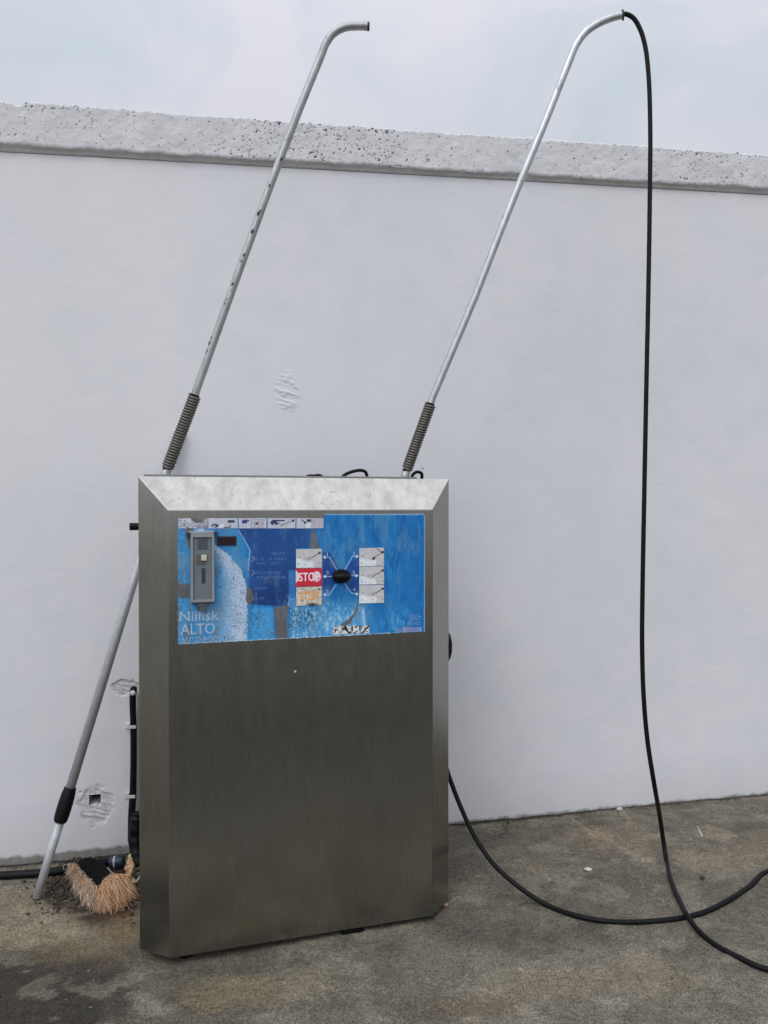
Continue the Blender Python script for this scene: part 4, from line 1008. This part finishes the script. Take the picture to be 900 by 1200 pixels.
# yellow scrap and white straw beside it
bm = bmesh.new()
sp0 = at_ground(151, 1026, 0)
tubep = rel([H(157, 1037, .012), H(153, 1029, .030), H(151, 1020, .055), H(153, 1011, .075), H(151, 1002, .095)], sp0)
bm_tube(bm, catmull(tubep, 8), lambda t: .004 + .010 * math.sin(math.pi * min(1, t * .9 + .08)) ** .8 + .0025 * math.sin(t * 23), 16)
for vt in bm.verts:
    n_ = fbm(np.array([vt.co.x * 110 + vt.co.y * 61]), np.array([vt.co.z * 95]), 9, 3)[0] - .5; vt.co += Vector((n_ * .028, n_ * .012, n_ * .02))
sc = from_bm('torn_scrap', bm, MAT['scrap']); sc.location = sp0
tag(sc, 'crumpled yellow and orange scrap wedged between broom head and cabinet', 'scrap')
stw = tube('straw', catmull([H(155, 1042, .006), H(160, 1033, .012), H(165, 1026, .02)], 6), lambda t: .0028 + .0022 * t, MAT['stone_white'], None, 7)
tag(stw, 'thin white plastic straw on the soil touching the cabinet corner', 'straw')
tw = tube('twig', [H(126, 1017, .068), H(134, 1026, .062), H(142, 1033, .055)], .0022, MAT['soil_pale'], None, 6)
tag(tw, 'thin dry twig lying across the orange bristles', 'twig')

# loose soil and crumbs ------------------------------------------------------
def crumbs(name, n, fn, mats, seed, smin, smax):
    rg = random.Random(seed); bm = bmesh.new()
    for i in range(n):
        p = fn(rg)
        if p is None: continue
        s_ = rg.uniform(smin, smax) * (rg.random() ** 1.5 * 1.2 + .4)
        r_ = bmesh.ops.create_icosphere(bm, subdivisions=1, radius=s_)
        m_ = Matrix.Rotation(rg.uniform(0, 6), 3, 'Z') @ Matrix.Diagonal((rg.uniform(.6, 1.6), rg.uniform(.6, 1.4), rg.uniform(.35, .9)))
        for vt in r_['verts']: vt.co = m_ @ (vt.co * rg.uniform(.75, 1.25)) + p + Vector((0, 0, s_ * .25))
    return from_bm(name, bm, mats)
def soil_pos(rg):
    for _ in range(40):
        u, v_ = rg.gauss(108, 30), rg.gauss(1036, 20)
        if 1004 < v_ < 1085 and u < 163: return at_ground(u, v_, 0)
s1 = crumbs('loose_soil', 1500, soil_pos, MAT['soil'], 11, .002, .008); s1['kind'] = 'stuff'; tag(s1, 'dark loose soil scattered round the broom head by the wall', 'soil')
s2 = crumbs('pale_grit', 260, soil_pos, MAT['soil_pale'], 13, .0015, .0045); s2['kind'] = 'stuff'; tag(s2, 'pale grit mixed into the soil near the broom head', 'grit')
def wall_foot(rg):
    s_ = rg.uniform(1.1, 3.6); p = W_O + W_T * s_ + W_N * (abs(rg.gauss(0, .018)) + .003); p.z = float(ground_z(p.x)); return p
s3 = crumbs('wall_foot_grit', 420, wall_foot, MAT['soil'], 17, .0012, .0042); s3['kind'] = 'stuff'; tag(s3, 'dark grit lying along the foot of the white wall', 'grit')
def yard(rg):
    u, v_ = rg.uniform(0, 900), rg.uniform(960, 1200); p = at_ground(u, v_, 0)
    return p if (p - W_O).dot(W_N) > .02 else None
s4 = crumbs('yard_grit', 700, yard, MAT['cement_lump'], 19, .0008, .0028); s4['kind'] = 'stuff'; tag(s4, 'fine grey grit scattered over the concrete yard', 'grit')

# single bits one can point at
def pebble(name, u, v_, rx, ry, rz, mat, seed, label, cat):
    bm = bmesh.new(); bmesh.ops.create_icosphere(bm, subdivisions=3, radius=1.0); c = at_ground(u, v_, 0)
    for vt in bm.verts:
        n_ = fbm(np.array([vt.co.x * 1.6 + 5]), np.array([vt.co.y * 1.6 + vt.co.z + seed]), seed, 3)[0] - .5
        vt.co = Vector((vt.co.x * rx, vt.co.y * ry, vt.co.z * rz)) * (1 + n_ * .9)
    o = from_bm(name, bm, MAT[mat], smooth=True); o.location = c + Vector((0, 0, rz * .55)); return tag(o, label, cat)
pebble('stone_chip', 689, 1019.5, .0135, .013, .006, 'stone_white', 3, 'white stone chip alone on the concrete between cabinet and hanging hose', 'stone')
pebble('stone_chip', 669, 1000, .011, .007, .003, 'cement_lump', 4, 'flat pale grey chip on the concrete just beyond the white chip', 'stone')
pebble('stone_chip', 726, 949, .012, .008, .008, 'stone_white', 6, 'white chip lying close to the wall foot left of the hanging hose', 'stone')
pebble('dry_leaf', 521, 1061, .013, .010, .008, 'leaf_brown', 5, 'small curled orange brown leaf beside the right foot of the cabinet', 'leaf')
pebble('soil_clod', 823, 1030, .009, .008, .007, 'soil', 7, 'small dark clod on the concrete right of the hanging hose', 'clod')
st_ = tube('splinter', [at_ground(817, 968, .004), at_ground(820, 974, .004), at_ground(823, 980, .004)], .0028, MAT['stone_white'], None, 6)
tag(st_, 'short white splinter on the concrete right of the hanging hose', 'splinter')
